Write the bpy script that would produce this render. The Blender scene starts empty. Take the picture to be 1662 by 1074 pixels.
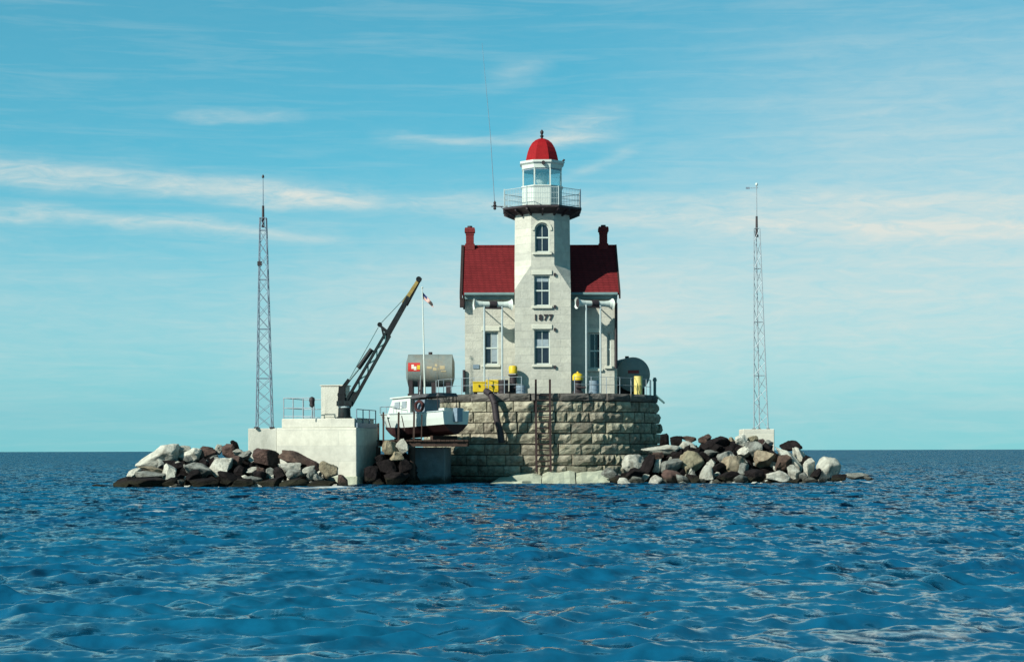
import bpy, bmesh, math, random
import numpy as np
from mathutils import Vector, Matrix, noise as mnoise

random.seed(7)
SC = bpy.context.scene
COL = SC.collection
R = math.radians

# ------------------------------------------------------------------ camera
F = 2970.0            # focal length in photograph pixels (1662 px wide)
DIST, EYE = 110.0, 1.8
XC = -51 / 27.0
HOR = 731.0
cd = bpy.data.cameras.new('camera')
cam = bpy.data.objects.new('camera', cd)
COL.objects.link(cam)
cam.location = (XC, -DIST, EYE)
cam.rotation_mode = 'XYZ'
cam.rotation_euler = (R(90), 0, 0)
cam.rotation_euler = (Matrix.Rotation(R(90), 3, 'X') @ Matrix.Rotation(R(-0.14), 3, 'Z')).to_euler()
cd.sensor_width = 36.0
cd.lens = F * 36.0 / 1662.0
cd.shift_y = (HOR - 537.0) / 1662.0
cd.clip_end = 100000.0
SC.camera = cam


def P(px, py, Y):
    """photograph pixel on the plane y = Y -> world point (used to measure sizes)"""
    d = Y + DIST
    return Vector((XC + (px - 831) * d / F, Y, EYE + (HOR - py) * d / F))


def PX(px, Y): return XC + (px - 831) * (Y + DIST) / F
def PZ(py, Y): return EYE + (HOR - py) * (Y + DIST) / F

# ------------------------------------------------------------------ sky, sun, exposure
SUN_AZ, SUN_EL = 230.0, 33.0       # azimuth clockwise from +Y
world = bpy.data.worlds.new('World')
SC.world = world
world.use_nodes = True
wn, wl = world.node_tree.nodes, world.node_tree.links
bgn = wn['Background']
sky = wn.new('ShaderNodeTexSky')
sky.sky_type = 'NISHITA'
sky.sun_disc = False
sky.sun_elevation = R(SUN_EL)
sky.sun_rotation = R(SUN_AZ)
sky.air_density = 1.0
sky.dust_density = 0.8
sky.ozone_density = 5.0
sky.altitude = 2500.0


def wmath(op, a, b=None, c=None, clamp=False):
    n = wn.new('ShaderNodeMath')
    n.operation = op
    n.use_clamp = clamp
    for i, v in enumerate((a, b, c)):
        if v is None:
            continue
        if isinstance(v, (int, float)):
            n.inputs[i].default_value = v
        else:
            wl.new(v, n.inputs[i])
    return n.outputs[0]


tc = wn.new('ShaderNodeTexCoord')
sep = wn.new('ShaderNodeSeparateXYZ')
wl.new(tc.outputs['Generated'], sep.inputs[0])
az = wmath('ARCTAN2', sep.outputs[0], sep.outputs[1])
el = wmath('ARCSINE', sep.outputs[2])
comb = wn.new('ShaderNodeCombineXYZ')
wl.new(az, comb.inputs[0])
wl.new(el, comb.inputs[1])


def wnoise(sx, sy, detail, rough, off=0.0, dist=0.0):
    m = wn.new('ShaderNodeMapping')
    m.inputs['Scale'].default_value = (sx, sy, 1)
    m.inputs['Location'].default_value = (off, off * 0.7, off)
    wl.new(comb.outputs[0], m.inputs[0])
    t = wn.new('ShaderNodeTexNoise')
    t.inputs['Scale'].default_value = 1.0
    t.inputs['Detail'].default_value = detail
    t.inputs['Roughness'].default_value = rough
    t.inputs['Distortion'].default_value = dist
    wl.new(m.outputs[0], t.inputs[0])
    return t.outputs[0]


wob = wmath('MULTIPLY', wmath('SUBTRACT', wnoise(14, 60, 4, 0.6, 3.1), 0.5), 0.016)
elw = wmath('ADD', el, wob)
streak_tex = wnoise(9, 130, 6, 0.62, 11.0, 0.6)
fine_tex = wnoise(40, 190, 6, 0.65, 5.0, 0.8)


def streak(x0, y0, x1, y1, half, fade, amp):
    """a cirrus band between two directions (given by where the photograph shows it)"""
    a0, a1 = (x0 - 831) / F, (x1 - 831) / F
    e0, e1 = (HOR - y0) / F, (HOR - y1) / F
    k = (e1 - e0) / (a1 - a0)
    line = wmath('MULTIPLY_ADD', az, k, e0 - k * a0)
    d = wmath('DIVIDE', wmath('SUBTRACT', elw, line), half / F)
    g = wmath('POWER', 2.718, wmath('MULTIPLY', wmath('MULTIPLY', d, d), -1.0))
    ma = (a0 + a1) / 2
    wx = wmath('DIVIDE', wmath('SUBTRACT', wmath('ABSOLUTE', wmath('SUBTRACT', az, ma)), abs(a1 - a0) / 2), fade / F)
    wx = wmath('SUBTRACT', 1.0, wx, clamp=True)
    t = wmath('MULTIPLY_ADD', fine_tex, 0.5 if half > 60 else 1.6, 0.30 if half > 60 else -0.15, clamp=True)
    return wmath('MULTIPLY', wmath('MULTIPLY', g, wx), wmath('MULTIPLY', t, amp))


cl = None
for s in ((-400, 270, 500, 322, 20, 130, .95), (-300, 340, 430, 380, 13, 160, .8),
          (680, 228, 930, 232, 8, 90, .55), (900, 222, 965, 212, 24, 70, .6), (500, 325, 830, 340, 16, 160, .55),
          (330, 202, 450, 198, 7, 60, .4), (830, 128, 860, 122, 18, 50, .4),
          (940, 285, 1010, 255, 8, 50, .35), (1000, 352, 1900, 400, 22, 160, .6), (1150, 330, 1700, 345, 13, 160, .35),
          (-300, 510, 900, 530, 130, 300, .62), (900, 520, 2400, 470, 170, 560, 1.25), (1400, 250, 2400, 200, 200, 460, .8)):
    g = streak(*s)
    cl = g if cl is None else wmath('ADD', cl, g)
# the same kind of thin cirrus goes on all round the sky
gen = wmath('MULTIPLY', wmath('MULTIPLY_ADD', streak_tex, 3.0, -1.45, clamp=True), 0.22)
cl = wmath('ADD', cl, gen)
cl = wmath('ADD', cl, wmath('MULTIPLY', wmath('SUBTRACT', fine_tex, 0.45), 0.10))
cl = wmath('MULTIPLY', cl, 0.80, clamp=True)
tint = wn.new('ShaderNodeMix')
tint.data_type = 'RGBA'
tint.blend_type = 'MULTIPLY'
tint.inputs[0].default_value = 1.0
wl.new(sky.outputs[0], tint.inputs[6])
tint.inputs[7].default_value = (0.13, 1.38, 1.13, 1)
# airlight: thicker towards the horizon, where one looks through more of it
veil = wmath('DIVIDE', 0.12, wmath('ADD', wmath('MAXIMUM', sep.outputs[2], 0.0), 0.12))
veil = wmath('MINIMUM', veil, 0.85)
mixv = wn.new('ShaderNodeMix')
mixv.data_type = 'RGBA'
wl.new(veil, mixv.inputs[0])
wl.new(tint.outputs[2], mixv.inputs[6])
mixv.inputs[7].default_value = (2.1, 4.7, 5.6, 1)
mixc = wn.new('ShaderNodeMix')
mixc.data_type = 'RGBA'
wl.new(cl, mixc.inputs[0])
wl.new(mixv.outputs[2], mixc.inputs[6])
mixc.inputs[7].default_value = (6.5, 7.0, 6.6, 1)      # cloud radiance in the sky texture's units
wl.new(mixc.outputs[2], bgn.inputs[0])
bgn.inputs[1].default_value = 0.0655

sl = bpy.data.lights.new('sun', 'SUN')
sl.energy = 5.0
sl.angle = R(0.53)
sl.color = (1.0, 0.97, 0.87)
sun = bpy.data.objects.new('sun', sl)
COL.objects.link(sun)
sdir = Vector((math.sin(R(SUN_AZ)) * math.cos(R(SUN_EL)), math.cos(R(SUN_AZ)) * math.cos(R(SUN_EL)), math.sin(R(SUN_EL))))
sun.rotation_euler = sdir.to_track_quat('Z', 'Y').to_euler()
sun.location = sdir * 60

SC.view_settings.view_transform = 'Standard'
SC.view_settings.look = 'None'
SC.view_settings.gamma = 1.0
SC.view_settings.exposure = 0.75
SC.render.engine = 'CYCLES'
SC.cycles.use_denoising = True
SC.cycles.max_bounces = 6


# ------------------------------------------------------------------ materials
def material(name, color, rough=0.8, var=0.25, scale=3.0, bump=0.0, bscale=None, per_obj=0.0, color2=None,
             metal=0.0, stain=None, stain_scale=0.6, stain_amt=0.5, spec=0.3, wet=True):
    m = bpy.data.materials.new(name)
    m.use_nodes = True
    nt = m.node_tree
    N, L = nt.nodes, nt.links
    b = N['Principled BSDF']
    b.inputs['Roughness'].default_value = rough
    b.inputs['Metallic'].default_value = metal
    b.inputs['Specular IOR Level'].default_value = spec
    t = N.new('ShaderNodeTexCoord')
    no = N.new('ShaderNodeTexNoise')
    no.inputs['Scale'].default_value = scale
    no.inputs['Detail'].default_value = 8
    no.inputs['Roughness'].default_value = 0.65
    L.new(t.outputs['Object'], no.inputs[0])
    ramp = N.new('ShaderNodeValToRGB')
    c = Vector(color)
    lo = c * (1 - var)
    hi = Vector(color2) if color2 else c * (1 + var)
    ramp.color_ramp.elements[0].position = 0.3
    ramp.color_ramp.elements[1].position = 0.7
    ramp.color_ramp.elements[0].color = (*lo, 1)
    ramp.color_ramp.elements[1].color = (*hi, 1)
    L.new(no.outputs[0], ramp.inputs[0])
    out = ramp.outputs[0]
    if stain:
        n2 = N.new('ShaderNodeTexNoise')
        n2.inputs['Scale'].default_value = stain_scale
        n2.inputs['Detail'].default_value = 7
        n2.inputs['Roughness'].default_value = 0.7
        mp = N.new('ShaderNodeMapping')
        mp.inputs['Scale'].default_value = (1, 1, 0.35)
        mp.inputs['Location'].default_value = (7, 3, 5)
        L.new(t.outputs['Object'], mp.inputs[0])
        L.new(mp.outputs[0], n2.inputs[0])
        mr = N.new('ShaderNodeMapRange')
        mr.inputs[1].default_value = 0.5
        mr.inputs[2].default_value = 0.72
        mr.inputs[4].default_value = stain_amt
        L.new(n2.outputs[0], mr.inputs[0])
        mx = N.new('ShaderNodeMix')
        mx.data_type = 'RGBA'
        L.new(mr.outputs[0], mx.inputs[0])
        L.new(out, mx.inputs[6])
        mx.inputs[7].default_value = (*stain, 1)
        out = mx.outputs[2]
    if wet:
        ge = N.new('ShaderNodeNewGeometry')
        sp = N.new('ShaderNodeSeparateXYZ')
        L.new(ge.outputs['Position'], sp.inputs[0])
        nw_ = N.new('ShaderNodeTexNoise')
        nw_.inputs['Scale'].default_value = 1.7
        nw_.inputs['Detail'].default_value = 5
        L.new(ge.outputs['Position'], nw_.inputs[0])
        mw = N.new('ShaderNodeMath')
        mw.operation = 'MULTIPLY_ADD'
        mw.inputs[1].default_value = -.55
        L.new(nw_.outputs[0], mw.inputs[0])
        L.new(sp.outputs[2], mw.inputs[2])
        mq = N.new('ShaderNodeMapRange')
        mq.inputs[1].default_value = -.10
        mq.inputs[2].default_value = .16
        mq.inputs[3].default_value = .88
        mq.inputs[4].default_value = 0
        L.new(mw.outputs[0], mq.inputs[0])
        mx = N.new('ShaderNodeMix')
        mx.data_type = 'RGBA'
        L.new(mq.outputs[0], mx.inputs[0])
        L.new(out, mx.inputs[6])
        mx.inputs[7].default_value = (.020, .020, .012, 1)
        out = mx.outputs[2]
    if per_obj:
        oi = N.new('ShaderNodeObjectInfo')
        hs = N.new('ShaderNodeHueSaturation')
        mr = N.new('ShaderNodeMapRange')
        mr.inputs[3].default_value = 1 - per_obj
        mr.inputs[4].default_value = 1 + per_obj
        L.new(oi.outputs['Random'], mr.inputs[0])
        L.new(mr.outputs[0], hs.inputs['Value'])
        mh = N.new('ShaderNodeMapRange')
        mh.inputs[3].default_value = 0.485
        mh.inputs[4].default_value = 0.515
        mm = N.new('ShaderNodeMath')
        mm.operation = 'FRACT'
        mu = N.new('ShaderNodeMath')
        mu.operation = 'MULTIPLY'
        mu.inputs[1].default_value = 17.3
        L.new(oi.outputs['Random'], mu.inputs[0])
        L.new(mu.outputs[0], mm.inputs[0])
        L.new(mm.outputs[0], mh.inputs[0])
        L.new(mh.outputs[0], hs.inputs['Hue'])
        L.new(out, hs.inputs['Color'])
        out = hs.outputs[0]
    L.new(out, b.inputs['Base Color'])
    if bump:
        bn = N.new('ShaderNodeTexNoise')
        bn.inputs['Scale'].default_value = bscale or scale * 4
        bn.inputs['Detail'].default_value = 8
        bn.inputs['Roughness'].default_value = 0.7
        L.new(t.outputs['Object'], bn.inputs[0])
        bp = N.new('ShaderNodeBump')
        bp.inputs['Strength'].default_value = bump
        bp.inputs['Distance'].default_value = 0.16
        L.new(bn.outputs[0], bp.inputs['Height'])
        L.new(bp.outputs[0], b.inputs['Normal'])
    return m


def ashlar(name, color, mortar, bw, bh, bump):
    """coursed stone / shingle relief too fine to pick apart in the photograph"""
    m = material(name, color, 0.9, 0.12, 2.5, 0, spec=0.08, stain=Vector(color) * 0.62, stain_scale=0.5, stain_amt=0.45)
    N, L = m.node_tree.nodes, m.node_tree.links
    b = N['Principled BSDF']
    src = b.inputs['Base Color'].links[0].from_socket
    t = [n for n in N if n.type == 'TEX_COORD'][0]
    sp = N.new('ShaderNodeSeparateXYZ')
    L.new(t.outputs['Object'], sp.inputs[0])
    ad = N.new('ShaderNodeMath')
    ad.operation = 'ADD'
    L.new(sp.outputs[0], ad.inputs[0])
    L.new(sp.outputs[1], ad.inputs[1])
    cb = N.new('ShaderNodeCombineXYZ')
    L.new(ad.outputs[0], cb.inputs[0])
    L.new(sp.outputs[2], cb.inputs[1])
    br = N.new('ShaderNodeTexBrick')
    br.inputs['Scale'].default_value = 1.0
    br.inputs['Brick Width'].default_value = bw
    br.inputs['Row Height'].default_value = bh
    br.inputs['Mortar Size'].default_value = 0.018
    br.inputs['Color1'].default_value = (0.90, 0.90, 0.90, 1)
    br.inputs['Color2'].default_value = (1.06, 1.05, 1.02, 1)
    br.inputs['Mortar'].default_value = (mortar, mortar, mortar, 1)
    L.new(cb.outputs[0], br.inputs[0])
    mx = N.new('ShaderNodeMix')
    mx.data_type = 'RGBA'
    mx.blend_type = 'MULTIPLY'
    mx.inputs[0].default_value = 1
    L.new(src, mx.inputs[6])
    L.new(br.outputs[0], mx.inputs[7])
    L.new(mx.outputs[2], b.inputs['Base Color'])
    no = N.new('ShaderNodeTexNoise')
    no.inputs['Scale'].default_value = 9
    no.inputs['Detail'].default_value = 8
    L.new(t.outputs['Object'], no.inputs[0])
    ma = N.new('ShaderNodeMath')
    ma.operation = 'MULTIPLY_ADD'
    ma.inputs[1].default_value = -1.0
    L.new(br.outputs['Fac'], ma.inputs[0])
    L.new(no.outputs[0], ma.inputs[2])
    bp = N.new('ShaderNodeBump')
    bp.inputs['Strength'].default_value = bump
    bp.inputs['Distance'].default_value = 0.05
    L.new(ma.outputs[0], bp.inputs['Height'])
    L.new(bp.outputs[0], b.inputs['Normal'])
    return m


M = {}
M['granite'] = ashlar('white_granite', (0.365, 0.37, 0.32), 0.89, 1.15, 0.46, 0.40)
M['trim'] = material('pale_stone_trim', (0.40, 0.41, 0.34), 0.8, 0.1, 4)
M['white'] = material('white_paint', (0.40, 0.45, 0.41), 0.5, 0.06, 5, stain=(0.5, 0.47, 0.38), stain_scale=1.5, stain_amt=0.25)
M['roof'] = ashlar('red_shingle', (0.118, 0.014, 0.016), 0.55, 0.35, 0.16, 0.5)
M['dome'] = material('red_paint', (0.19, 0.006, 0.008), 0.6, 0.15, 4, spec=0.1)
M['brick'] = ashlar('chimney_brick', (0.11, 0.02, 0.02), 1.2, 0.24, 0.085, 0.5)
M['dark'] = material('dark_iron', (0.022, 0.016, 0.018), 0.6, 0.4, 6)
M['brown'] = material('brown_paint', (0.022, 0.011, 0.010), 0.8, 0.4, 6)
M['gutter'] = material('grey_green_cornice', (0.10, 0.16, 0.16), 0.6, 0.15, 3)
M['pane'] = material('window_glass', (0.012, 0.016, 0.026), 0.08, 0.4, 2, spec=0.5)
M['blind'] = material('window_blind', (0.20, 0.25, 0.27), 0.8, 0.2, 4)
M['concrete'] = ashlar('pale_concrete', (0.45, 0.45, 0.385), 0.90, 3.1, 0.82, 0.25)
M['concrete2'] = material('grey_concrete', (0.38, 0.385, 0.33), 0.9, 0.10, 1.6, 0.25, 14, stain=(0.16, 0.17, 0.14), stain_scale=0.55, stain_amt=0.5)
M['quay'] = material('weathered_concrete', (0.13, 0.17, 0.18), 0.9, 0.25, 1.4, 0.4, 10, stain=(0.12, 0.12, 0.10), stain_amt=0.6)
M['apron'] = material('bleached_concrete', (0.33, 0.36, 0.27), 0.9, 0.15, 1.8, 0.5, 7, stain=(0.17, 0.17, 0.11), stain_amt=0.7, wet=False)
M['stone'] = material('rock_faced_granite', (0.225, 0.200, 0.135), 0.9, 0.5, 2.2, 0.7, 9, per_obj=0.28, color2=(0.35, 0.335, 0.25), stain=(0.05, 0.036, 0.028), stain_scale=1.3, stain_amt=0.75)
M['coping'] = material('stained_coping', (0.085, 0.08, 0.07), 0.9, 0.35, 2.5, 0.6, 8, per_obj=0.35, stain=(0.02, 0.016, 0.016), stain_scale=1.2, stain_amt=0.8)
M['mortar'] = material('dark_joint', (0.03, 0.022, 0.017), 0.95, 0.3, 3)
M['yellow'] = material('yellow_paint', (0.46, 0.33, 0.012), 0.5, 0.12, 4, stain=(0.4, 0.2, 0.02), stain_scale=3, stain_amt=0.5)
M['tan_paint'] = material('faded_ochre_paint', (0.20, 0.145, 0.04), 0.8, 0.35, 5)
M['cream'] = material('cream_yellow_drum', (0.45, 0.38, 0.12), 0.55, 0.1, 4)
M['tank'] = material('weathered_tank_steel', (0.13, 0.155, 0.145), 0.55, 0.14, 2.5, metal=0.0, stain=(0.21, 0.16, 0.10), stain_scale=1.2, stain_amt=0.5)
M['galv'] = material('galvanised_steel', (0.24, 0.28, 0.30), 0.5, 0.2, 5, metal=0.2)
M['rail'] = material('pale_grey_paint', (0.28, 0.34, 0.34), 0.6, 0.1, 5)
M['mast'] = material('blue_grey_steel', (0.13, 0.18, 0.22), 0.5, 0.2, 5)
M['crane'] = material('dark_crane_paint', (0.010, 0.012, 0.013), 0.5, 0.4, 4, stain=(0.018, 0.04, 0.042), stain_scale=2.5, stain_amt=0.8, spec=0.12)
M['teal'] = material('teal_crane_paint', (0.05, 0.12, 0.12), 0.5, 0.25, 4)
M['hull'] = material('white_boat_paint', (0.42, 0.47, 0.43), 0.35, 0.04, 3)
M['antifoul'] = material('dark_red_bottom_paint', (0.032, 0.008, 0.008), 0.8, 0.35, 4)
M['canvas'] = material('dark_canvas', (0.05, 0.055, 0.06), 0.9, 0.3, 4)
M['wood'] = material('tarred_timber', (0.035, 0.020, 0.014), 0.85, 0.4, 5, 0.3)
M['red'] = material('red_marking', (0.34, 0.02, 0.014), 0.6, 0.2, 6)
M['marking_white'] = material('white_marking', (0.48, 0.47, 0.40), 0.6, 0.1, 6)
M['beige'] = material('beige_marking', (0.30, 0.25, 0.15), 0.7, 0.2, 6)
M['maroon'] = material('faded_maroon_marking', (0.16, 0.03, 0.03), 0.7, 0.2, 6)
M['pale_rock'] = material('pale_rock', (0.44, 0.445, 0.37), 0.9, 0.35, 2.2, 1.0, 7, per_obj=0.2, wet=False, color2=(0.56, 0.565, 0.48), stain=(0.10, 0.085, 0.06), stain_scale=1.6, stain_amt=0.85)
M['grey_rock'] = material('grey_rock', (0.18, 0.185, 0.16), 0.9, 0.5, 2.2, 1.0, 7, per_obj=0.22, color2=(0.27, 0.29, 0.255), stain=(0.045, 0.035, 0.03), stain_scale=1.3, stain_amt=0.7)
M['brown_rock'] = material('brown_rock', (0.036, 0.021, 0.018), 0.9, 0.45, 1.8, 0.9, 5, per_obj=0.25, color2=(0.10, 0.062, 0.048), stain=(0.035, 0.02, 0.018), stain_scale=1.3, stain_amt=0.7)
M['tan_rock'] = material('tan_rock', (0.20, 0.165, 0.105), 0.9, 0.35, 1.8, 0.9, 5, per_obj=0.2, color2=(0.30, 0.265, 0.18), stain=(0.10, 0.06, 0.04), stain_scale=1.3, stain_amt=0.7)
M['dark_rock'] = material('wet_and_shade_rock', (0.0055, 0.0048, 0.005), 0.8, 0.5, 2.0, 0.9, 5, per_obj=0.3, spec=0.1, color2=(0.018, 0.014, 0.014))  # near-black for wet waterline rocks, and for shade painted into the gaps

# clear lantern glass: thin pane, lets the light through, reflects a little
g = bpy.data.materials.new('lantern_glass')
g.use_nodes = True
gn, gl = g.node_tree.nodes, g.node_tree.links
gn.remove(gn['Principled BSDF'])
gt_, gg_, gm_ = (gn.new(t) for t in ('ShaderNodeBsdfTransparent', 'ShaderNodeBsdfGlossy', 'ShaderNodeMixShader'))
gt_.inputs[0].default_value = (0.90, 0.95, 0.95, 1)
gg_.inputs['Roughness'].default_value = 0.03
gm_.inputs[0].default_value = 0.22
gl.new(gt_.outputs[0], gm_.inputs[1])
gl.new(gg_.outputs[0], gm_.inputs[2])
gl.new(gm_.outputs[0], gn['Material Output'].inputs[0])
M['glass'] = g
ll = bpy.data.materials.new('lens_glass')
ll.use_nodes = True
lb = ll.node_tree.nodes['Principled BSDF']
lb.inputs['Base Color'].default_value = (0.62, 0.64, 0.60, 1)
lb.inputs['Roughness'].default_value = 0.15
M['lens'] = ll


# ------------------------------------------------------------------ mesh helpers
class MB:
    def __init__(s):
        s.v, s.f, s.mi = [], [], []
        s.cur = 0

    def add(s, vs, fs):
        b = len(s.v)
        s.v += [Vector(v) for v in vs]
        s.f += [[b + i for i in f] for f in fs]
        s.mi += [s.cur] * len(fs)
        return s

    def box(s, x0, x1, y0, y1, z0, z1):
        vs = [(x, y, z) for z in (z0, z1) for y in (y0, y1) for x in (x0, x1)]
        return s.add(vs, [(0, 2, 3, 1), (4, 5, 7, 6), (0, 1, 5, 4), (2, 6, 7, 3), (0, 4, 6, 2), (1, 3, 7, 5)])

    def obox(s, o, u, v, w):
        """box from a corner and three edge vectors"""
        o, u, v, w = map(Vector, (o, u, v, w))
        vs = [o + u * a + v * b + w * c for c in (0, 1) for b in (0, 1) for a in (0, 1)]
        fs = [(0, 2, 3, 1), (4, 5, 7, 6), (0, 1, 5, 4), (2, 6, 7, 3), (0, 4, 6, 2), (1, 3, 7, 5)]
        if u.cross(v).dot(w) < 0:
            fs = [f[::-1] for f in fs]
        return s.add(vs, fs)

    def bar(s, a, b, wa, wb=None, up=(0, 0, 1)):
        """square-section bar"""
        return s.tube(a, b, wa * .7071, (wb if wb is not None else wa) * .7071, 4, up, math.pi / 4)

    def tube(s, a, b, ra, rb=None, n=8, up=(0, 0, 1), ph=0.0, cap=True):
        a, b = Vector(a), Vector(b)
        rb = ra if rb is None else rb
        d = (b - a).normalized()
        up = Vector(up)
        if abs(d.dot(up)) > 0.98:
            up = Vector((0, 1, 0))
        x = d.cross(up).normalized()
        y = x.cross(d).normalized()
        vs = []
        for c, r in ((a, ra), (b, rb)):
            for i in range(n):
                t = 2 * math.pi * i / n + ph
                vs.append(c + x * (r * math.cos(t)) + y * (r * math.sin(t)))
        fs = [(i, n + i, n + (i + 1) % n, (i + 1) % n) for i in range(n)]
        if cap:
            fs += [tuple(range(n)), tuple(range(2 * n - 1, n - 1, -1))]
        return s.add(vs, fs)

    def lathe(s, prof, c=(0, 0, 0), n=24, ph=0.0, cap=True):
        c = Vector(c)
        vs = [c + Vector((r * math.cos(2 * math.pi * i / n + ph), r * math.sin(2 * math.pi * i / n + ph), z)) for r, z in prof for i in range(n)]
        fs = []
        for j in range(len(prof) - 1):
            for i in range(n):
                k = (i + 1) % n
                fs.append((j * n + i, j * n + k, (j + 1) * n + k, (j + 1) * n + i))
        if cap:
            fs += [tuple(range(n - 1, -1, -1)), tuple(range((len(prof) - 1) * n, len(prof) * n))]
        return s.add(vs, fs)

    def prism(s, pts, y0, y1):
        """polygon in xz (counter-clockwise seen from -y) pushed from y0 to y1"""
        n = len(pts)
        vs = [(x, y0, z) for x, z in pts] + [(x, y1, z) for x, z in pts]
        fs = [tuple(range(n)), tuple(range(2 * n - 1, n - 1, -1))]
        fs += [(i, n + i, n + (i + 1) % n, (i + 1) % n) for i in range(n)]
        return s.add(vs, fs)

    def poly_z(s, pts, z0, z1):
        """polygon in xy (counter-clockwise from above) from z0 to z1"""
        n = len(pts)
        vs = [(x, y, z0) for x, y in pts] + [(x, y, z1) for x, y in pts]
        fs = [tuple(range(n - 1, -1, -1)), tuple(range(n, 2 * n))]
        fs += [(i, (i + 1) % n, n + (i + 1) % n, n + i) for i in range(n)]
        return s.add(vs, fs)


WM = {}          # world matrices of everything built


def link(o, parent, Mw):
    COL.objects.link(o)
    if parent is not None:
        o.parent = parent
        o.matrix_parent_inverse = WM[parent.name].inverted()
    o.matrix_basis = Mw
    WM[o.name] = Mw.copy()
    return o


def tag(o, label=None, cat=None, group=None, kind=None):
    for k, v in (('label', label), ('category', cat), ('group', group), ('kind', kind)):
        if v:
            o[k] = v
    return o


def build(name, mb, mats, parent=None, smooth=False, bevel=0.0, origin=None):
    c = origin
    if c is None:
        lo = Vector([min(v[i] for v in mb.v) for i in range(3)])
        hi = Vector([max(v[i] for v in mb.v) for i in range(3)])
        c = (lo + hi) / 2
        c.z = lo.z
    c = Vector(c)
    me = bpy.data.meshes.new(name)
    me.from_pydata([tuple(v - c) for v in mb.v], [], mb.f)
    if not isinstance(mats, (list, tuple)):
        mats = [mats]
    for m in mats:
        me.materials.append(M[m] if isinstance(m, str) else m)
    if len(mats) > 1:
        me.polygons.foreach_set('material_index', mb.mi)
    if bevel:
        bm = bmesh.new()
        bm.from_mesh(me)
        bmesh.ops.bevel(bm, geom=[e for e in bm.edges if len(e.link_faces) == 2 and e.calc_face_angle(0) > 0.5], offset=bevel, segments=1, affect='EDGES')
        bm.to_mesh(me)
        bm.free()
    if smooth:
        me.shade_smooth() if smooth is True else None
        if smooth is not True:
            bm = bmesh.new()
            bm.from_mesh(me)
            for f in bm.faces:
                f.smooth = True
            for e in bm.edges:
                e.smooth = len(e.link_faces) == 2 and e.calc_face_angle(0) < R(smooth)
            bm.to_mesh(me)
            bm.free()
    me.update()
    o = bpy.data.objects.new(name, me)
    return link(o, parent, Matrix.Translation(c))


def root(name, loc, label, cat, group=None):
    o = bpy.data.objects.new(name, None)
    o.empty_display_size = 0.3
    link(o, None, Matrix.Translation(Vector(loc)))
    return tag(o, label, cat, group)


def carve(mb, cutters):
    """boolean-cut window openings out of a solid; returns an MB"""
    def mk(m, n):
        me = bpy.data.meshes.new(n)
        me.from_pydata([tuple(v) for v in m.v], [], m.f)
        bm = bmesh.new()
        bm.from_mesh(me)
        bmesh.ops.recalc_face_normals(bm, faces=bm.faces)
        bm.to_mesh(me)
        bm.free()
        o = bpy.data.objects.new(n, me)
        COL.objects.link(o)
        return o
    a, b = mk(mb, 'carve_a'), mk(cutters, 'carve_b')
    md = a.modifiers.new('b', 'BOOLEAN')
    md.operation = 'DIFFERENCE'
    md.solver = 'EXACT'
    md.object = b
    dg = bpy.context.evaluated_depsgraph_get()
    me = bpy.data.meshes.new_from_object(a.evaluated_get(dg))
    out = MB()
    out.add([v.co.copy() for v in me.vertices], [list(p.vertices) for p in me.polygons])
    for o in (a, b):
        m_ = o.data
        bpy.data.objects.remove(o)
        bpy.data.meshes.remove(m_)
    bpy.data.meshes.remove(me)
    return out


# ================================================================== STONE PIER
pier = root('stone_pier', (0, 0, 0), 'round grey granite pier of rough coursed blocks carrying the lighthouse', 'pier')
PTOP = 5.05
CZ = 4.60


def pr(z): return 6.74 + (CZ - z) * 0.105      # battered radius


build('core', MB().lathe([(pr(-1.6) - .16, -1.6), (pr(CZ) - .16, CZ + .02)], n=72), 'mortar', pier, smooth=30)
build('deck', MB().lathe([(6.55, CZ + .02), (6.55, PTOP - .03)], n=72), 'quay', pier, smooth=30)


def stone_mesh(seed, hump):
    """rock-faced block, unit size: x width, y depth (outer face towards -y), z height"""
    rnd = random.Random(seed)
    nx, nz = 4, 3
    vs, fs = [], []
    for j in range(nz + 1):
        for i in range(nx + 1):
            x, z = i / nx - .5, j / nz - .5
            edge = i in (0, nx) or j in (0, nz)
            y = -.5 - (0.0 if edge else hump * rnd.uniform(.35, 1.5))
            if edge:
                y += rnd.uniform(0, .12)
            vs.append((x + (0 if i in (0, nx) else rnd.uniform(-.07, .07)), y, z + (0 if j in (0, nz) else rnd.uniform(-.08, .08))))
    W = nx + 1
    for j in range(nz):
        for i in range(nx):
            fs.append((j * W + i, j * W + i + 1, (j + 1) * W + i + 1, (j + 1) * W + i))
    b = len(vs)
    vs += [(-.5, .5, -.5), (.5, .5, -.5), (.5, .5, .5), (-.5, .5, .5)]
    fs.append([b, b + 1] + [i for i in range(nx, -1, -1)])
    fs.append([b + 3] + [nz * W + i for i in range(nx + 1)] + [b + 2])
    fs.append([b] + [j * W for j in range(nz + 1)] + [b + 3])
    fs.append([b + 1, b + 2] + [j * W + nx for j in range(nz, -1, -1)])
    me = bpy.data.meshes.new('stone')
    me.from_pydata(vs, [], fs)
    bm = bmesh.new()
    bm.from_mesh(me)
    bmesh.ops.recalc_face_normals(bm, faces=bm.faces)
    bm.to_mesh(me)
    bm.free()
    return me


SM = [stone_mesh(i, 0.17) for i in range(14)]
CM = [stone_mesh(100 + i, 0.10) for i in range(6)]
for m_ in SM:
    m_.materials.append(M['stone'])
for m_ in CM:
    m_.materials.append(M['coping'])


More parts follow.
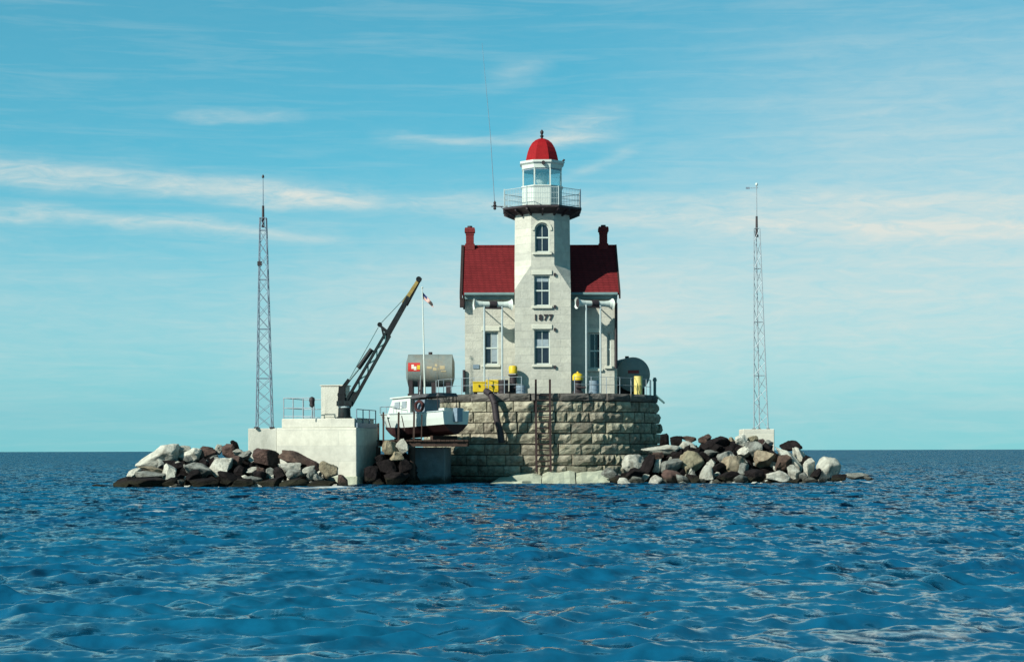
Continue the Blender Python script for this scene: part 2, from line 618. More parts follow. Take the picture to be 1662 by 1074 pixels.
def ring(z0, z1, r, meshes, n, depth, name, gap=0.05, jit=0.42, span=112):
    """lay one course: blocks of uneven width over the front arc"""
    a = R(-90 - span) + random.uniform(0, .1)
    step = R(360) / n
    while a < R(-90 + span):
        w = step * random.uniform(1 - jit, 1 + jit)
        am = a + w / 2
        chord = 2 * r * math.sin(w / 2)
        o = bpy.data.objects.new(name, random.choice(meshes))
        rr = r - depth * .5 + .08 + random.uniform(-.09, .09)
        Mw = (Matrix.Translation((rr * math.cos(am), rr * math.sin(am), (z0 + z1) / 2)) @ Matrix.Rotation(am + R(90), 4, 'Z')
              @ Matrix.Rotation(random.choice((0, 0, math.pi)), 4, 'Y') @ Matrix.Diagonal((chord - gap, depth, z1 - z0 - gap, 1)))
        link(o, pier, Mw)
        a += w


CH = 0.607
for k in range(8):
    z1 = CZ - k * CH
    z0 = z1 - CH
    ring(z0, z1, pr((z0 + z1) / 2), SM, 45, 0.5, 'stone')
ring(CZ, PTOP, 6.80, CM, 30, 0.6, 'coping_stone', gap=.04, jit=.2)

# sloping concrete apron at the pier's foot
ap = root('concrete_apron', (PX(885, -8), -8, 0), 'bleached concrete apron slabs sloping into the water below the pier ladder', 'apron')
for (xa, xb, xc_, xd, zt, yb, ztf) in ((786, 878, 800, 880, 0.62, -10.2, .10), (879, 934, 881, 932, .74, -10.6, .04), (935, 990, 934, 985, .70, -10.1, .06)):
    mb = MB()
    f0, f1 = PX(xa, yb), PX(xb, yb)
    b0, b1 = PX(xc_, -6.0), PX(xd, -6.0)
    n = 7
    vs, fs = [], []
    for j in range(5):
        t = j / 4
        for i in range(n):
            s_ = i / (n - 1)
            x = (f0 + (f1 - f0) * s_) * (1 - t) + (b0 + (b1 - b0) * s_) * t
            y = yb * (1 - t) - 6.0 * t
            z = ztf * (1 - t) ** 1.3 + zt * (1 - (1 - t) ** 1.3)
            q = Vector((x * 1.7, y * 1.7, xa))
            z = z * (min(1, .15 + s_ * 1.6) if xa < 800 else 1) + .13 * mnoise.noise(q) - (.07 if i in (0, n - 1) else 0)
            vs.append((x, y + .22 * mnoise.noise(q * 1.3 + Vector((9, 0, 0))) * (j < 4), z))
    top = len(vs)
    vs += [(v[0], v[1], -1.2) for v in vs]
    for j in range(4):
        for i in range(n - 1):
            a_ = j * n + i
            fs.append((a_, a_ + 1, a_ + n + 1, a_ + n))
    per = [i for i in range(n)] + [j * n + n - 1 for j in range(1, 5)] + [4 * n + i for i in range(n - 2, -1, -1)] + [j * n for j in range(3, 0, -1)]
    for i in range(len(per)):
        a_, b_ = per[i], per[(i + 1) % len(per)]
        fs.append((a_, top + a_, top + b_, b_))
    build('slab', mb.add(vs, fs), 'apron', ap)

# ladder from the coping down to the apron
ld = root('pier_ladder', (PX(881, -7.5), -7.5, .7), 'rusty iron ladder running down the pier face below the tower', 'ladder')
xl, xr_ = PX(870, -7.4), PX(893, -7.4)
for x in (xl, xr_):
    mb = MB()
    mb.bar((x, -7.05, PTOP + .75), (x, -7.1, CZ), .12)
    mb.bar((x, -7.1, CZ), (x + .02, -7.52, .62), .12)
    build('rail', mb, 'brown', ld)
for i in range(14):
    z = .9 + i * .31
    y = -7.5 + (z - .62) / (CZ - .62) * .4
    build('rung', MB().tube((xl, y, z), (xr_, y, z), .035, n=6), 'brown', ld)

# drooping dark hose down the pier
hs = MB()
pts = [P(789, 634, -6.55), P(797, 640, -6.98), P(803, 655, -7.12), P(806, 680, -7.2), P(812, 700, -7.3), P(814, 718, -7.38)]
for a, b in zip(pts, pts[1:]):
    hs.tube(a, b, .19, n=8)
tag(build('drain_hose', hs, 'dark', smooth=60), 'thick dark drain hose hanging down the pier below the yellow box', 'hose')

# ================================================================== LIGHTHOUSE
lh = root('lighthouse', (0, 0, PTOP), 'white granite lighthouse with red roof, octagonal lantern and date 1877', 'lighthouse')
TF = -4.3                 # tower front plane
TH = 1.62                 # tower half width
TY = TF + TH
HF, HB = -2.8, 4.2        # house front and back planes
HX0, HX1 = PX(755, HF), PX(1002, HF)
k8 = TH * math.tan(math.pi / 8)
z_b0, z_b1, z_t = PZ(470, TF), PZ(430, TF), PZ(346, TF)


def octp(h, k=None):
    k = h * math.tan(math.pi / 8) if k is None else k
    return [(k, -h), (h, -k), (h, k), (k, h), (-k, h), (-h, k), (-h, -k), (-k, -h)]


def win_z(y0, y1): return PZ(y1, TF), PZ(y0, TF)


# tower: square shaft, broached corners, octagonal upper stage
mb = MB()
sq = [(TH, -TH), (TH, TH), (-TH, TH), (-TH, -TH)]
vs, fs = [], []
cx = PX(882, TF) + 0.0
cx = (PX(836, TF) + PX(927, TF)) / 2
bot = [(cx + x, TY + y, PTOP - .05) for x, y in sq]
mid = [(cx + x, TY + y, z_b0) for x, y in sq]
o1 = [(cx + x, TY + y, z_b1) for x, y in octp(TH)]
o2 = [(cx + x * .985, TY + y * .985, z_t) for x, y in octp(TH)]
vs = bot + mid + o1 + o2
fs = [(3, 2, 1, 0)]
for i in range(4):
    fs.append((i, (i + 1) % 4, 4 + (i + 1) % 4, 4 + i))
# corners: 4 = (+,-), 5 = (+,+), 6 = (-,+), 7 = (-,-); octagon verts 8..15
fs += [(4, 9, 8), (5, 11, 10), (6, 13, 12), (7, 15, 14)]
fs += [(4, 5, 10, 9), (5, 6, 12, 11), (6, 7, 14, 13), (7, 4, 8, 15)]
for i in range(8):
    fs.append((8 + i, 8 + (i + 1) % 8, 16 + (i + 1) % 8, 16 + i))
fs.append(tuple(range(16, 24)))
mb.add(vs, fs)


def arch(x0, x1, z0, z1, n=10):
    r = (x1 - x0) / 2
    xm = (x0 + x1) / 2
    pts = [(x0, z0), (x1, z0)]
    pts += [(xm + r * math.cos(math.pi * i / n), z1 - r + r * math.sin(math.pi * i / n)) for i in range(n + 1)]
    return pts


wx = [(PX(869, TF), PX(892.5, TF)) + win_z(362, 409), (PX(867.5, TF), PX(893, TF)) + win_z(447, 496), (PX(867.5, TF), PX(893, TF)) + win_z(535, 591)]
cut = MB()
cut.prism(arch(wx[0][0], wx[0][1], wx[0][2], wx[0][3]), TF - .5, TF + .22)
cut.box(wx[1][0], wx[1][1], TF - .5, TF + .22, wx[1][2], wx[1][3])
cut.box(wx[2][0], wx[2][1], TF - .5, TF + .22, wx[2][2], wx[2][3])
tower = build('tower_wall', carve(mb, cut), 'granite', lh)


def sash(x0, x1, z0, z1, yf, parent, blind=None, arched=False, sill=True, hood=True):
    """a window set in its opening: frame, two panes, sill, lintel"""
    t, ry = .06, yf + .13
    f = MB()
    zt = z1 - (x1 - x0) / 2 if arched else z1
    zm = (z0 + z1) / 2
    f.box(x0 + .002, x0 + t, ry, ry + .08, z0, zt)
    f.box(x1 - t, x1 - .002, ry, ry + .08, z0, zt)
    f.box(x0 + t, x1 - t, ry, ry + .08, z0 + .002, z0 + t)
    f.box(x0 + t, x1 - t, ry - .01, ry + .07, zm - .04, zm + .04)
    xm = (x0 + x1) / 2
    f.box(xm - .015, xm + .015, ry + .005, ry + .06, z0 + t, zm - .04)
    f.box(xm - .015, xm + .015, ry + .005, ry + .06, zm + .04, z1 - t)
    if arched:
        r = (x1 - x0) / 2
        for i in range(10):
            a0, a1 = math.pi * i / 10, math.pi * (i + 1) / 10
            q = [(xm + rr * math.cos(a), zt + rr * math.sin(a)) for rr, a in ((r - t, a0), (r - .002, a0), (r - .002, a1), (r - t, a1))]
            f.prism(q, ry, ry + .08)
    else:
        f.box(x0 + t, x1 - t, ry, ry + .08, z1 - t, z1 - .002)
    w = build('window', f, 'white', parent)
    p = MB()
    p.box(x0 + .02, x1 - .02, ry + .035, ry + .045, z0 + .02, zm)
    build('pane', p, 'pane', w)
    p = MB()
    if arched:
        p.prism(arch(x0 + .02, x1 - .02, zm + .005, z1 - .02), ry + .035, ry + .045)
    else:
        p.box(x0 + .02, x1 - .02, ry + .035, ry + .045, zm + .005, z1 - .02)
    build('pane', p, 'pane', w)
    if blind:
        b = MB()
        b.box(blind[0], blind[1], ry + .02, ry + .03, blind[2], blind[3])
        build('blind', b, 'blind', w)
    if sill:
        build('sill', MB().box(x0 - .14, x1 + .14, yf - .13, yf + .10, z0 - .17, z0 - .02), 'trim', w, bevel=.015)
    if hood and not arched:
        build('lintel', MB().box(x0 - .13, x1 + .13, yf - .07, yf + .05, z1 + .03, z1 + .30), 'trim', w, bevel=.015)
    return w


w0 = sash(*wx[0], TF, lh, arched=True)
r_ = (wx[0][1] - wx[0][0]) / 2
xm_, zc_ = (wx[0][0] + wx[0][1]) / 2, wx[0][3] - (wx[0][1] - wx[0][0]) / 2
hm = MB()
for i in range(10):
    a0, a1 = math.pi * i / 10, math.pi * (i + 1) / 10
    hm.prism([(xm_ + q * math.cos(a), zc_ + q * math.sin(a)) for q, a in ((r_ + .03, a0), (r_ + .16, a0), (r_ + .16, a1), (r_ + .03, a1))], TF - .05, TF + .05)
build('arch_hood', hm, 'trim', w0)
sash(*wx[1], TF, lh, blind=(wx[1][0] + .08, wx[1][1] - .08, wx[1][3] - .35, wx[1][3] - .12))
sash(*wx[2], TF, lh, blind=(wx[2][0] + .08, wx[2][1] - .08, (wx[2][2] + wx[2][3]) / 2 + .05, (wx[2][2] + wx[2][3]) / 2 + .45))
# shutter hooks beside the windows
for px_, py_ in ((901, 446), (901, 498), (901, 535), (901, 596), (895, 412)):
    q = P(px_, py_, TF)
    build('shutter_hook', MB().box(q.x - .06, q.x + .06, TF - .12, TF + .02, q.z - .07, q.z + .09), 'dark', tower)

# date numerals, iron on the stone
for i, ch in enumerate('1877'):
    cu = bpy.data.curves.new('numeral', 'FONT')
    cu.body = ch
    cu.size = .46
    cu.extrude = .03
    cu.offset = .016
    cu.resolution_u = 3
    to = bpy.data.objects.new('t', cu)
    COL.objects.link(to)
    me = bpy.data.meshes.new_from_object(to.evaluated_get(bpy.context.evaluated_depsgraph_get()))
    bpy.data.objects.remove(to)
    me.name = 'numeral'
    me.materials.clear()
    me.materials.append(M['dark'])
    o = bpy.data.objects.new('numeral', me)
    link(o, lh, Matrix.Translation((PX(866.5 + i * 8.2, TF), TF - .035, PZ(519.5, TF))) @ Matrix.Rotation(R(90), 4, 'X'))

# house: gabled block
zw = PZ(484, HF)           # wall head
RY = (HF + HB) / 2
z_ridge = PZ(400, RY)
EY = HF - .38
z_eave = PZ(475, EY)
pitch = (z_ridge - z_eave) / (RY - EY)
gz = z_ridge - .2
hb = MB()
pent = [(HF, PTOP - .05), (HB, PTOP - .05), (HB, gz - pitch * (HB - RY)), (RY, gz), (HF, gz - pitch * (HB - RY))]
n = 5
vs = [(HX0, y, z) for y, z in pent] + [(HX1, y, z) for y, z in pent]
hb.add(vs, [tuple(range(n - 1, -1, -1)), tuple(range(n, 2 * n))] + [(i, (i + 1) % n, n + (i + 1) % n, n + i) for i in range(n)])
hw = [(PX(786, HF), PX(809, HF), PZ(591, HF), PZ(538, HF)), (PX(957, HF), PX(975, HF), PZ(598, HF), PZ(541, HF)), (PX(985.5, HF), PX(992, HF), PZ(594, HF), PZ(540, HF))]
cut = MB()
for a in hw:
    cut.box(a[0], a[1], HF - .4, HF + .24, a[2], a[3])
build('house_wall', carve(hb, cut), 'granite', lh)
x0, x1, z0, z1 = hw[0]
sash(*hw[0], HF, lh, blind=(x0 + (x1 - x0) * .52, x1 - .03, z0 + .15, z1 - .08))
sash(*hw[1], HF, lh)
sash(*hw[2], HF, lh, hood=False)

# roof: two slopes, barge boards, ridge
OX0, OX1 = PX(751, EY), PX(1005, EY)
th = .14
for nm, ys, sgn in (('roof', EY, 1), ('rear_roof', 2 * RY - EY, -1)):
    mb = MB()
    a = [(OX0, ys, z_eave), (OX1, ys, z_eave), (OX1, RY, z_ridge), (OX0, RY, z_ridge)]
    vs = a + [(x, y, z - th) for x, y, z in a]
    fs = [(0, 1, 2, 3), (7, 6, 5, 4), (0, 4, 5, 1), (1, 5, 6, 2), (3, 7, 4, 0)]
    if sgn < 0:
        fs = [f[::-1] for f in fs]
    mb.add(vs, fs)
    rf = build(nm, mb, 'roof', lh, origin=(0, ys, z_eave))
    for xx, s_ in ((OX0, -1), (OX1, 1)):
        bb = MB()
        xa, xb = (xx - .16, xx - .003) if s_ < 0 else (xx + .003, xx + .10)
        e0 = Vector((xa, ys - sgn * .06, z_eave + .10 - pitch * .06))
        e1 = Vector((xa, RY, z_ridge + .10))
        w_ = Vector((0, 0, -.42))
        bb.obox(e0, (xb - xa, 0, 0), e1 - e0, w_)
        build('barge_board', bb, 'brown', rf)
build('ridge_cap', MB().tube((OX0, RY, z_ridge + .01), (OX1, RY, z_ridge + .01), .08, n=8), 'roof', lh)
tx0, tx1 = cx - TH, cx + TH
# cornice and gutter under the front eave, either side of the tower
for xa, xb in ((OX0 + .12, tx0 - .03), (tx1 + .03, OX1 - .08)):
    c = build('cornice', MB().box(xa, xb, EY + .06, HF - .003, z_eave - .38, z_eave - .15), 'gutter', lh, bevel=.02)
    build('gutter', MB().tube((xa, EY - .07, z_eave - .09), (xb, EY - .07, z_eave - .09), .10, n=10), 'gutter', c, smooth=50)
build('corner_bracket', MB().box(OX0 - .15, OX0 + .09, EY - .05, HF + .1, PZ(498, EY), z_eave - .30), 'brown', lh)
# downpipes
for pxx, ya, yb in ((839.5, 519, 618), (1000.5, 492, 598), (753.5, 600, 636)):
    yy = HF - .14
    q0, q1 = P(pxx, ya, yy), P(pxx, yb, yy)
    build('downpipe', MB().tube(q0, q1, .085, n=8), 'dark', lh, smooth=50)
build('wall_plaque', MB().box(PX(768, HF), PX(778, HF), HF - .05, HF + .01, PZ(598, HF), PZ(591.5, HF)), 'mast', lh)

# chimneys on the ridge
for pxx, ytop in ((763.5, 370), (980, 369)):
    c0 = PX(pxx, RY)
    zt = PZ(ytop, RY)
    s_ = MB()
    s_.box(c0 - .235, c0 + .235, RY - .235, RY + .235, z_ridge - .45, zt - .42)
    ch = build('chimney', s_, 'brick', lh)
    build('chimney_cap', MB().lathe([(.36, zt - .42), (.36, zt - .30), (.44, zt - .28), (.44, zt - .10), (.40, zt)], (c0, RY, 0), 4, math.pi / 4), 'brick', ch)
    build('chimney_base', MB().box(c0 - .29, c0 + .29, RY - .29, RY + .29, z_ridge - .5, z_ridge + .14), 'brick', ch)
    build('flue', MB().lathe([(.15, zt - .01), (.15, zt + .12), (.12, zt + .12), (.12, zt)], (c0, RY, 0), 12), 'dark', ch)

# gallery round the lantern
GR = 2.28
zg0, zg1 = z_t, PZ(333, TF - .5)


def oct3(h, z, sc=1.0):
    return [(cx + x * sc, TY + y * sc, z) for x, y in octp(h)]


def octring(mb, h0, z0, h1, z1):
    a, b = oct3(h0, z0), oct3(h1, z1)
    return mb.add(a + b, [(i, (i + 1) % 8, 8 + (i + 1) % 8, 8 + i) for i in range(8)])


gal = MB()
for (ha, za), (hb_, zb) in zip([(1.58, zg0 - .02), (1.72, zg0), (1.82, zg0 + .10), (2.10, zg0 + .22), (GR, zg0 + .28), (GR, zg1), (0.6, zg1)], [(1.72, zg0), (1.82, zg0 + .10), (2.10, zg0 + .22), (GR, zg0 + .28), (GR, zg1), (0.6, zg1)]):
    octring(gal, ha, za, hb_, zb)
gallery = build('gallery_deck', gal, 'dark', lh)
ov = octp(GR)
for i in range(8):
    for t in (0.0, .5):
        a, b = Vector(ov[i]), Vector(ov[(i + 1) % 8])
        q = a.lerp(b, t)
        d = Vector((q.x, q.y, 0)).normalized()
        c_ = Vector((cx, TY, 0))
        o_ = c_ + d * (q.length - .06)
        i_ = c_ + d * (TH * (1.07 if t == 0 else .99))
        nrm = Vector((-d.y, d.x, 0)) * .05
        br = MB()
        tri = [i_ + Vector((0, 0, zg0 - .14)), o_ + Vector((0, 0, zg0 + .14)), o_ + Vector((0, 0, zg0 + .27)), i_ + Vector((0, 0, zg0 + .27))]
        br.add([p - nrm for p in tri] + [p + nrm for p in tri], [(0, 1, 2, 3), (7, 6, 5, 4), (0, 4, 5, 1), (1, 5, 6, 2), (2, 6, 7, 3), (3, 7, 4, 0)])
        build('bracket', br, 'dark', gallery)
rh = GR - .07
rv = octp(rh)
zr = PZ(304, TF - .5)
for i in range(8):
    a, b = Vector((cx + rv[i][0], TY + rv[i][1], 0)), Vector((cx + rv[(i + 1) % 8][0], TY + rv[(i + 1) % 8][1], 0))
    post = MB().tube(a + Vector((0, 0, zg1)), a + Vector((0, 0, zr + .06)), .035, n=6)
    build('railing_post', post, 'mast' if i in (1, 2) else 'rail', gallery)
    for t in (0, .33, .66, 1):
        z = zg1 + .08 + (zr - zg1 - .08) * t
        build('railing_bar', MB().tube(a + Vector((0, 0, z)), b + Vector((0, 0, z)), .012 if t < 1 else .020, n=5), 'rail', gallery)
    mesh_ = MB()
    for k in range(1, 14):
        q = a.lerp(b, k / 14)
        mesh_.tube(q + Vector((0, 0, zg1 + .05)), q + Vector((0, 0, zr)), .009, n=4)
    tag(build('railing_mesh', mesh_, 'rail', gallery), kind='stuff')

# lantern
LH_ = 1.16
zl1, zl2, zl3 = PZ(300, TY - LH_), PZ(272, TY - LH_), PZ(259.5, TY - LH_)
lan = MB()
lan.poly_z([(cx + x, TY + y) for x, y in octp(LH_)], zg1 - .02, zl1)
lantern = build('lantern_wall', lan, 'white', lh)
build('lantern_ledge', MB().poly_z([(cx + x, TY + y) for x, y in octp(LH_ + .05)], zl1 - .07, zl1 - .001), 'white', lantern)
gh = LH_ - .06
gv = octp(gh)
for i in range(8):
    a, b = Vector((cx + gv[i][0], TY + gv[i][1], 0)), Vector((cx + gv[(i + 1) % 8][0], TY + gv[(i + 1) % 8][1], 0))
    build('lantern_mullion', MB().bar(a + Vector((0, 0, zl1)), a + Vector((0, 0, zl2)), .08), 'white', lantern)
    dn = (b - a).normalized()
    nn = Vector((dn.y, -dn.x, 0)) * .006
    pn = MB().obox(a + dn * .05 - nn + Vector((0, 0, zl1 + .01)), (b - a) - dn * .10, nn * 2, (0, 0, zl2 - zl1 - .02))
    build('lantern_pane', pn, 'glass', lantern)
cor = MB()
pr_ = [(LH_ - .12, zl2 - .02), (LH_ + .0, zl2), (LH_ + .02, zl2 + .22), (LH_ + .12, zl2 + .32), (LH_ + .12, zl3), (LH_ - .3, zl3 + .03), (.02, zl3 + .04)]
for (ha, za), (hb_, zb) in zip(pr_, pr_[1:]):
    octring(cor, ha, za, hb_, zb)
octring(cor, .02, zl2 - .02, LH_ - .12, zl2 - .02)
build('lantern_cornice', cor, 'white', lantern)
build('cornice_shade_strip', MB().poly_z([(cx + x, TY + y) for x, y in octp(LH_ - .05)], zl2 - .09, zl2 - .022), 'mast', lantern)  # solid blue-grey strip painting in the shade under the cornice
q = P(883, 264, TY - LH_ - .14)
build('cornice_vent', MB().tube((q.x, TY - LH_ - .05, q.z), (q.x, TY - LH_ - .2, q.z), .11, n=8), 'dark', lantern)
for ang in (20, -20):
    d = Vector((math.cos(R(ang)), math.sin(R(ang)), 0)) * (LH_ + .13)
    build('rain_spout', MB().tube(Vector((cx, TY, zl3 - .12)) + d * .9, Vector((cx, TY, zl3 + .12)) + d * 1.08, .06, n=6), 'dark', lantern)
# eight-sided domed roof, two tones only from the light
dm = MB()
zd = PZ(225, TY)
dz0 = zl3 + .03
prof = [(.95, 0), (.92, .14), (.84, .38), (.74, .58), (.58, .78), (.38, .91), (.18, .98), (.05, 1.0)]
for (ha, za), (hb_, zb) in zip(prof, prof[1:]):
    octring(dm, ha, dz0 + za * (zd - dz0), hb_, dz0 + zb * (zd - dz0))
dome = build('dome', dm, 'dome', lantern)
zf = PZ(211, TY)
build('finial', MB().lathe([(.05, zd - .03), (.07, zd + .06), (.12, zd + .14), (.05, zd + .2), (.09, zd + .3), (.11, zd + .38), (.03, zf)], (cx, TY, 0), 10), 'dark', lantern, smooth=60)
# lens inside the lantern
lz = PZ(298, TY)
build('lens', MB().lathe([(.24, lz - .1), (.30, lz), (.37, lz + .14), (.39, lz + .28), (.37, lz + .42), (.27, lz + .58), (.08, lz + .64)], (cx, TY, 0), 16), 'lens', lantern, smooth=50)
build('lens_pedestal', MB().tube((cx, TY, zl1 - .05), (cx, TY, lz), .14, n=10), 'white', lantern)

# whip aerial on the gallery
wa = P(804, 335, TY)
wh = root('whip_antenna', wa, 'tall thin whip antenna leaning from the gallery of the tower', 'antenna')
mb = MB()
mb.bar(wa + Vector((-.2, 0, 0)), (cx - GR + .25, TY, wa.z - .02), .05)
mb.bar(wa + Vector((.35, 0, -.03)), (cx - GR + .30, TY, wa.z - .42), .035)
build('mount_arm', mb, 'dark', wh)
build('insulator', MB().lathe([(.05, -.2), (.10, -.12), (.06, -.04), (.11, .05), (.06, .13), (.09, .2), (.03, .32)], wa, 10), 'dark', wh)
wt = P(784, 70, TY)
wm_ = wa.lerp(wt, .45) + Vector((.07, 0, 0))
mb = MB()
mb.tube(wa, wm_, .022, .016, n=6)
mb.tube(wm_, wt, .016, .008, n=6)
build('whip', mb, 'mast', wh)


# ------------------------------------------------------------------ twin fog horns on posts
def fog_horn(px0, px1, py, Yc, yaw, posts, label):
    c = P((px0 + px1) / 2, py, Yc)
    half = (px1 - px0) / 2 * (Yc + DIST) / F / math.cos(yaw)
    rt = root('fog_horn', (c.x, Yc, PTOP), label, 'fog horn', 'twin fog horns under the eaves')
    ax = Vector((math.cos(yaw), math.sin(yaw), 0))
    for s_ in (-1, 1):
        e = c + ax * (half * s_)
        mb = MB()
        pts_ = [(.16, .16), (.55, .165), (.80, .20), (.94, .27), (1.0, .34)]
        for (t0, r0), (t1, r1) in zip(pts_, pts_[1:]):
            mb.tube(c + ax * (half * s_ * t0), c + ax * (half * s_ * t1), r0, r1, n=16, cap=False)
        tr = build('trumpet', mb, 'white', rt, smooth=40)
        build('throat', MB().tube(c + ax * (half * s_ * .93), c + ax * (half * s_ * .94), .25, .25, n=16), 'dark', tr)
    build('diaphragm_case', MB().tube(c - ax * .22, c + ax * .22, .20, n=12), 'dark', rt, smooth=40)
    for pxx, yy in posts:
        x = PX(pxx, yy)
        pst = build('post', MB().tube((x, yy, PTOP - .03), (x, yy, c.z - .1), .055, n=8), 'rail', rt, smooth=40)
    xa = PX(posts[0][0], posts[0][1])
    build('cross_pipe', MB().tube((xa, posts[0][1], c.z - .22), (PX(posts[1][0], posts[1][1]), posts[1][1], c.z - .22), .05, n=8), 'dark', rt)
    for pxx, yy in posts:
        build('stay_bar', MB().tube((PX(pxx, yy), yy, c.z - .3), (PX(pxx, HF) + .1, HF - .01, c.z - .3), .035, n=6), 'rail', rt)
    return rt


fog_horn(770, 831, 494, -4.2, R(14), ((786.5, -4.4), (815.5, -4.15)), 'white fog horn on posts beside the left front window')
fog_horn(936, 995, 493, -3.9, R(24), ((952, -4.3), (975, -3.9)), 'white fog horn with ringed bell right of the tower, partly shaded')

# ------------------------------------------------------------------ things on the pier top
# stacked yellow lockers
bx = root('yellow_locker', P(788, 634, -4.6) * 1.0, 'low yellow double locker on the pier under the left window', 'locker')
zb = PTOP
build('body', MB().box(PX(768, -4.9), PX(788, -4.9), -5.4, -4.7, zb + .10, zb + .64), 'yellow', bx, bevel=.02)
build('body', MB().box(PX(789, -4.9), PX(809.5, -4.9), -5.35, -4.7, zb + .10, zb + .80), 'yellow', bx, bevel=.02)
build('lid', MB().box(PX(767.5, -4.9), PX(788.3, -4.9), -5.43, -4.68, zb + .643, zb + .70), 'yellow', bx, bevel=.01)
for pxx in (772, 805):
    build('foot', MB().box(PX(pxx, -4.9) - .1, PX(pxx, -4.9) + .1, -5.3, -4.75, zb - .03, zb + .099), 'dark', bx)
for pxx in (778, 799):
    build('latch', MB().box(PX(pxx, -4.9) - .03, PX(pxx, -4.9) + .03, -5.46, -5.35, zb + .40, zb + .52), 'dark', bx)


def lamp_stand(pxx, ytop, Y, peak, label):
    x = PX(pxx, Y)
    zt = PZ(ytop, Y)
    rt = root('yellow_topped_pump', (x, Y, PTOP), label, 'pump', 'yellow topped pumps on the pier')
    build('base', MB().lathe([(.30, PTOP - .03), (.30, PTOP + .12), (.22, PTOP + .16), (.2, zt - .62), (.28, zt - .58), (.28, zt - .52)], (x, Y, 0), 12), 'dark', rt, smooth=40)
    if peak:
        pf = [(.30, zt - .50), (.31, zt - .25), (.24, zt - .14), (.07, zt - .08), (.05, zt)]
    else:
        pf = [(.24, zt - .45), (.25, zt - .1), (.20, zt - .02), (.05, zt)]
    build('cover', MB().lathe(pf, (x, Y, 0), 12), 'yellow', rt, smooth=40)
    build('pipe', MB().tube((x - .1, Y - .25, PTOP + .35), (x + .45, Y - .25, PTOP + .35), .07, n=8), 'dark', rt)


lamp_stand(833, 593, -4.75, False, 'dark pump with square yellow cover between left window and tower')
lamp_stand(938, 603, -5.2, True, 'dark pump with peaked yellow cover right of the tower foot')

# small oil drums by the lockers and beyond the tower
for pxx, Yd, hh, mt, lab in ((817, -5.2, .82, 'dark', 'black oil drum beside the yellow locker'), (846, -5.6, .5, 'mast', 'short grey drum at the pier edge before the tower'),
                             (964, -4.9, .78, 'mast', 'blue grey drum in the shade right of the tower')):
    x = PX(pxx, Yd)
    z = PTOP - .03
    tag(build('oil_drum', MB().lathe([(.27, z), (.29, z + .02), (.29, z + hh * .33), (.31, z + hh * .35), (.29, z + hh * .37), (.29, z + hh * .66), (.31, z + hh * .68), (.29, z + hh * .70), (.29, z + hh), (.27, z + hh), (.26, z + hh - .03)], (x, Yd, 0), 18), mt, smooth=40), lab, 'drum', 'drums on the pier top')
x, Yd, z, hh = PX(1036, -3.5), -3.5, PTOP - .03, PZ(610, -3.5) - PTOP
tag(build('oil_drum', MB().lathe([(.22, z), (.24, z + .02), (.24, z + hh * .5), (.25, z + hh * .52), (.24, z + hh * .54), (.24, z + hh), (.22, z + hh), (.21, z + hh - .03)], (x, Yd, 0), 18), 'cream', smooth=40), 'tall cream yellow drum standing before the round tank end', 'drum', 'drums on the pier top')


# horizontal fuel tanks
def tank(name, c, ax, half, r, label, legs, mat='tank'):
    rt = root(name, (c.x, c.y, PTOP), label, 'tank')
    ax = Vector(ax).normalized()
    mb = MB()
    pts_ = [(-1.0, .90), (-.985, 1.0), (-.33, 1.0), (.33, 1.0), (.985, 1.0), (1.0, .90)]
    for j, ((t0, r0), (t1, r1)) in enumerate(zip(pts_, pts_[1:])):
        mb.tube(c + ax * half * t0, c + ax * half * t1, r * r0, r * r1, n=36, cap=False)
    sh = build('shell', mb, mat, rt, smooth=30)
    for s_ in (-1, 1):
        build('end_cap', MB().tube(c + ax * half * s_ * .999, c + ax * (half * s_ + .10 * s_), r * .90, r * .55, n=36), mat, rt, smooth=20)
    for t in (-.33, .33):
        build('seam_band', MB().tube(c + ax * (half * t - .04), c + ax * (half * t + .04), r + .012, n=36), mat, sh, smooth=30)
    sd = Vector((-ax.y, ax.x, 0))
    for t in legs:
        o_ = c + ax * (half * t - .12) - sd * (r * .8)
        o_.z = PTOP - .03
        build('saddle', MB().obox(o_, ax * .24, sd * (r * 1.6), (0, 0, c.z - r * .72 - PTOP)), 'dark', rt)
    build('filler_cap', MB().tube(c + Vector((0, 0, r - .02)), c + Vector((0, 0, r + .14)), .12, n=10), 'dark', rt)
    return rt


cL = P(699, 602, 1.2)
rL = (632 - 573) / 2 * (1.2 + DIST) / F
cL.z = PZ(601, 1.2)
tl = tank('fuel_tank', cL, (1, 0, 0), 39 * (1.2 + DIST) / F - .1, rL - .12, 'grey steel fuel tank lying sideways above the boat, red and white marking', (.15, .8))
# steel stand carrying its overhanging end
sd_ = MB()
for yy in (.4, 2.0):
    sd_.bar((PX(662, yy), yy, PTOP + .10), (PX(738, yy), yy, PTOP + .10), .2)
    sd_.bar((PX(664, yy), yy, PTOP + .05), (-6.9, yy, PTOP - 1.3), .14)
build('stand_frame', sd_, 'dark', tl)
for px_ in (668, 683):
    build('saddle', MB().box(PX(px_, 1.2) - .12, PX(px_, 1.2) + .12, .3, 2.1, PTOP + .2, cL.z - rL * .55), 'dark', tl)
rr_ = rL - .12


def decal(mb, px0, px1, py0, py1, off):
    """patch of paint wrapped on the tank's curved side"""
    xs = (PX(px0, 0.2), PX(px1, 0.2))
    n = 5
    vs = []
    for i in range(n + 1):
        z = PZ(py1, 0.2) + (PZ(py0, 0.2) - PZ(py1, 0.2)) * i / n
        dz = max(-.98, min(.98, (z - cL.z) / rr_))
        y = cL.y - math.sqrt(1 - dz * dz) * (rr_ + off)
        vs += [(xs[0], y, z), (xs[1], y, z)]
    mb.add(vs, [(2 * i, 2 * i + 1, 2 * i + 3, 2 * i + 2) for i in range(n)])
    return mb


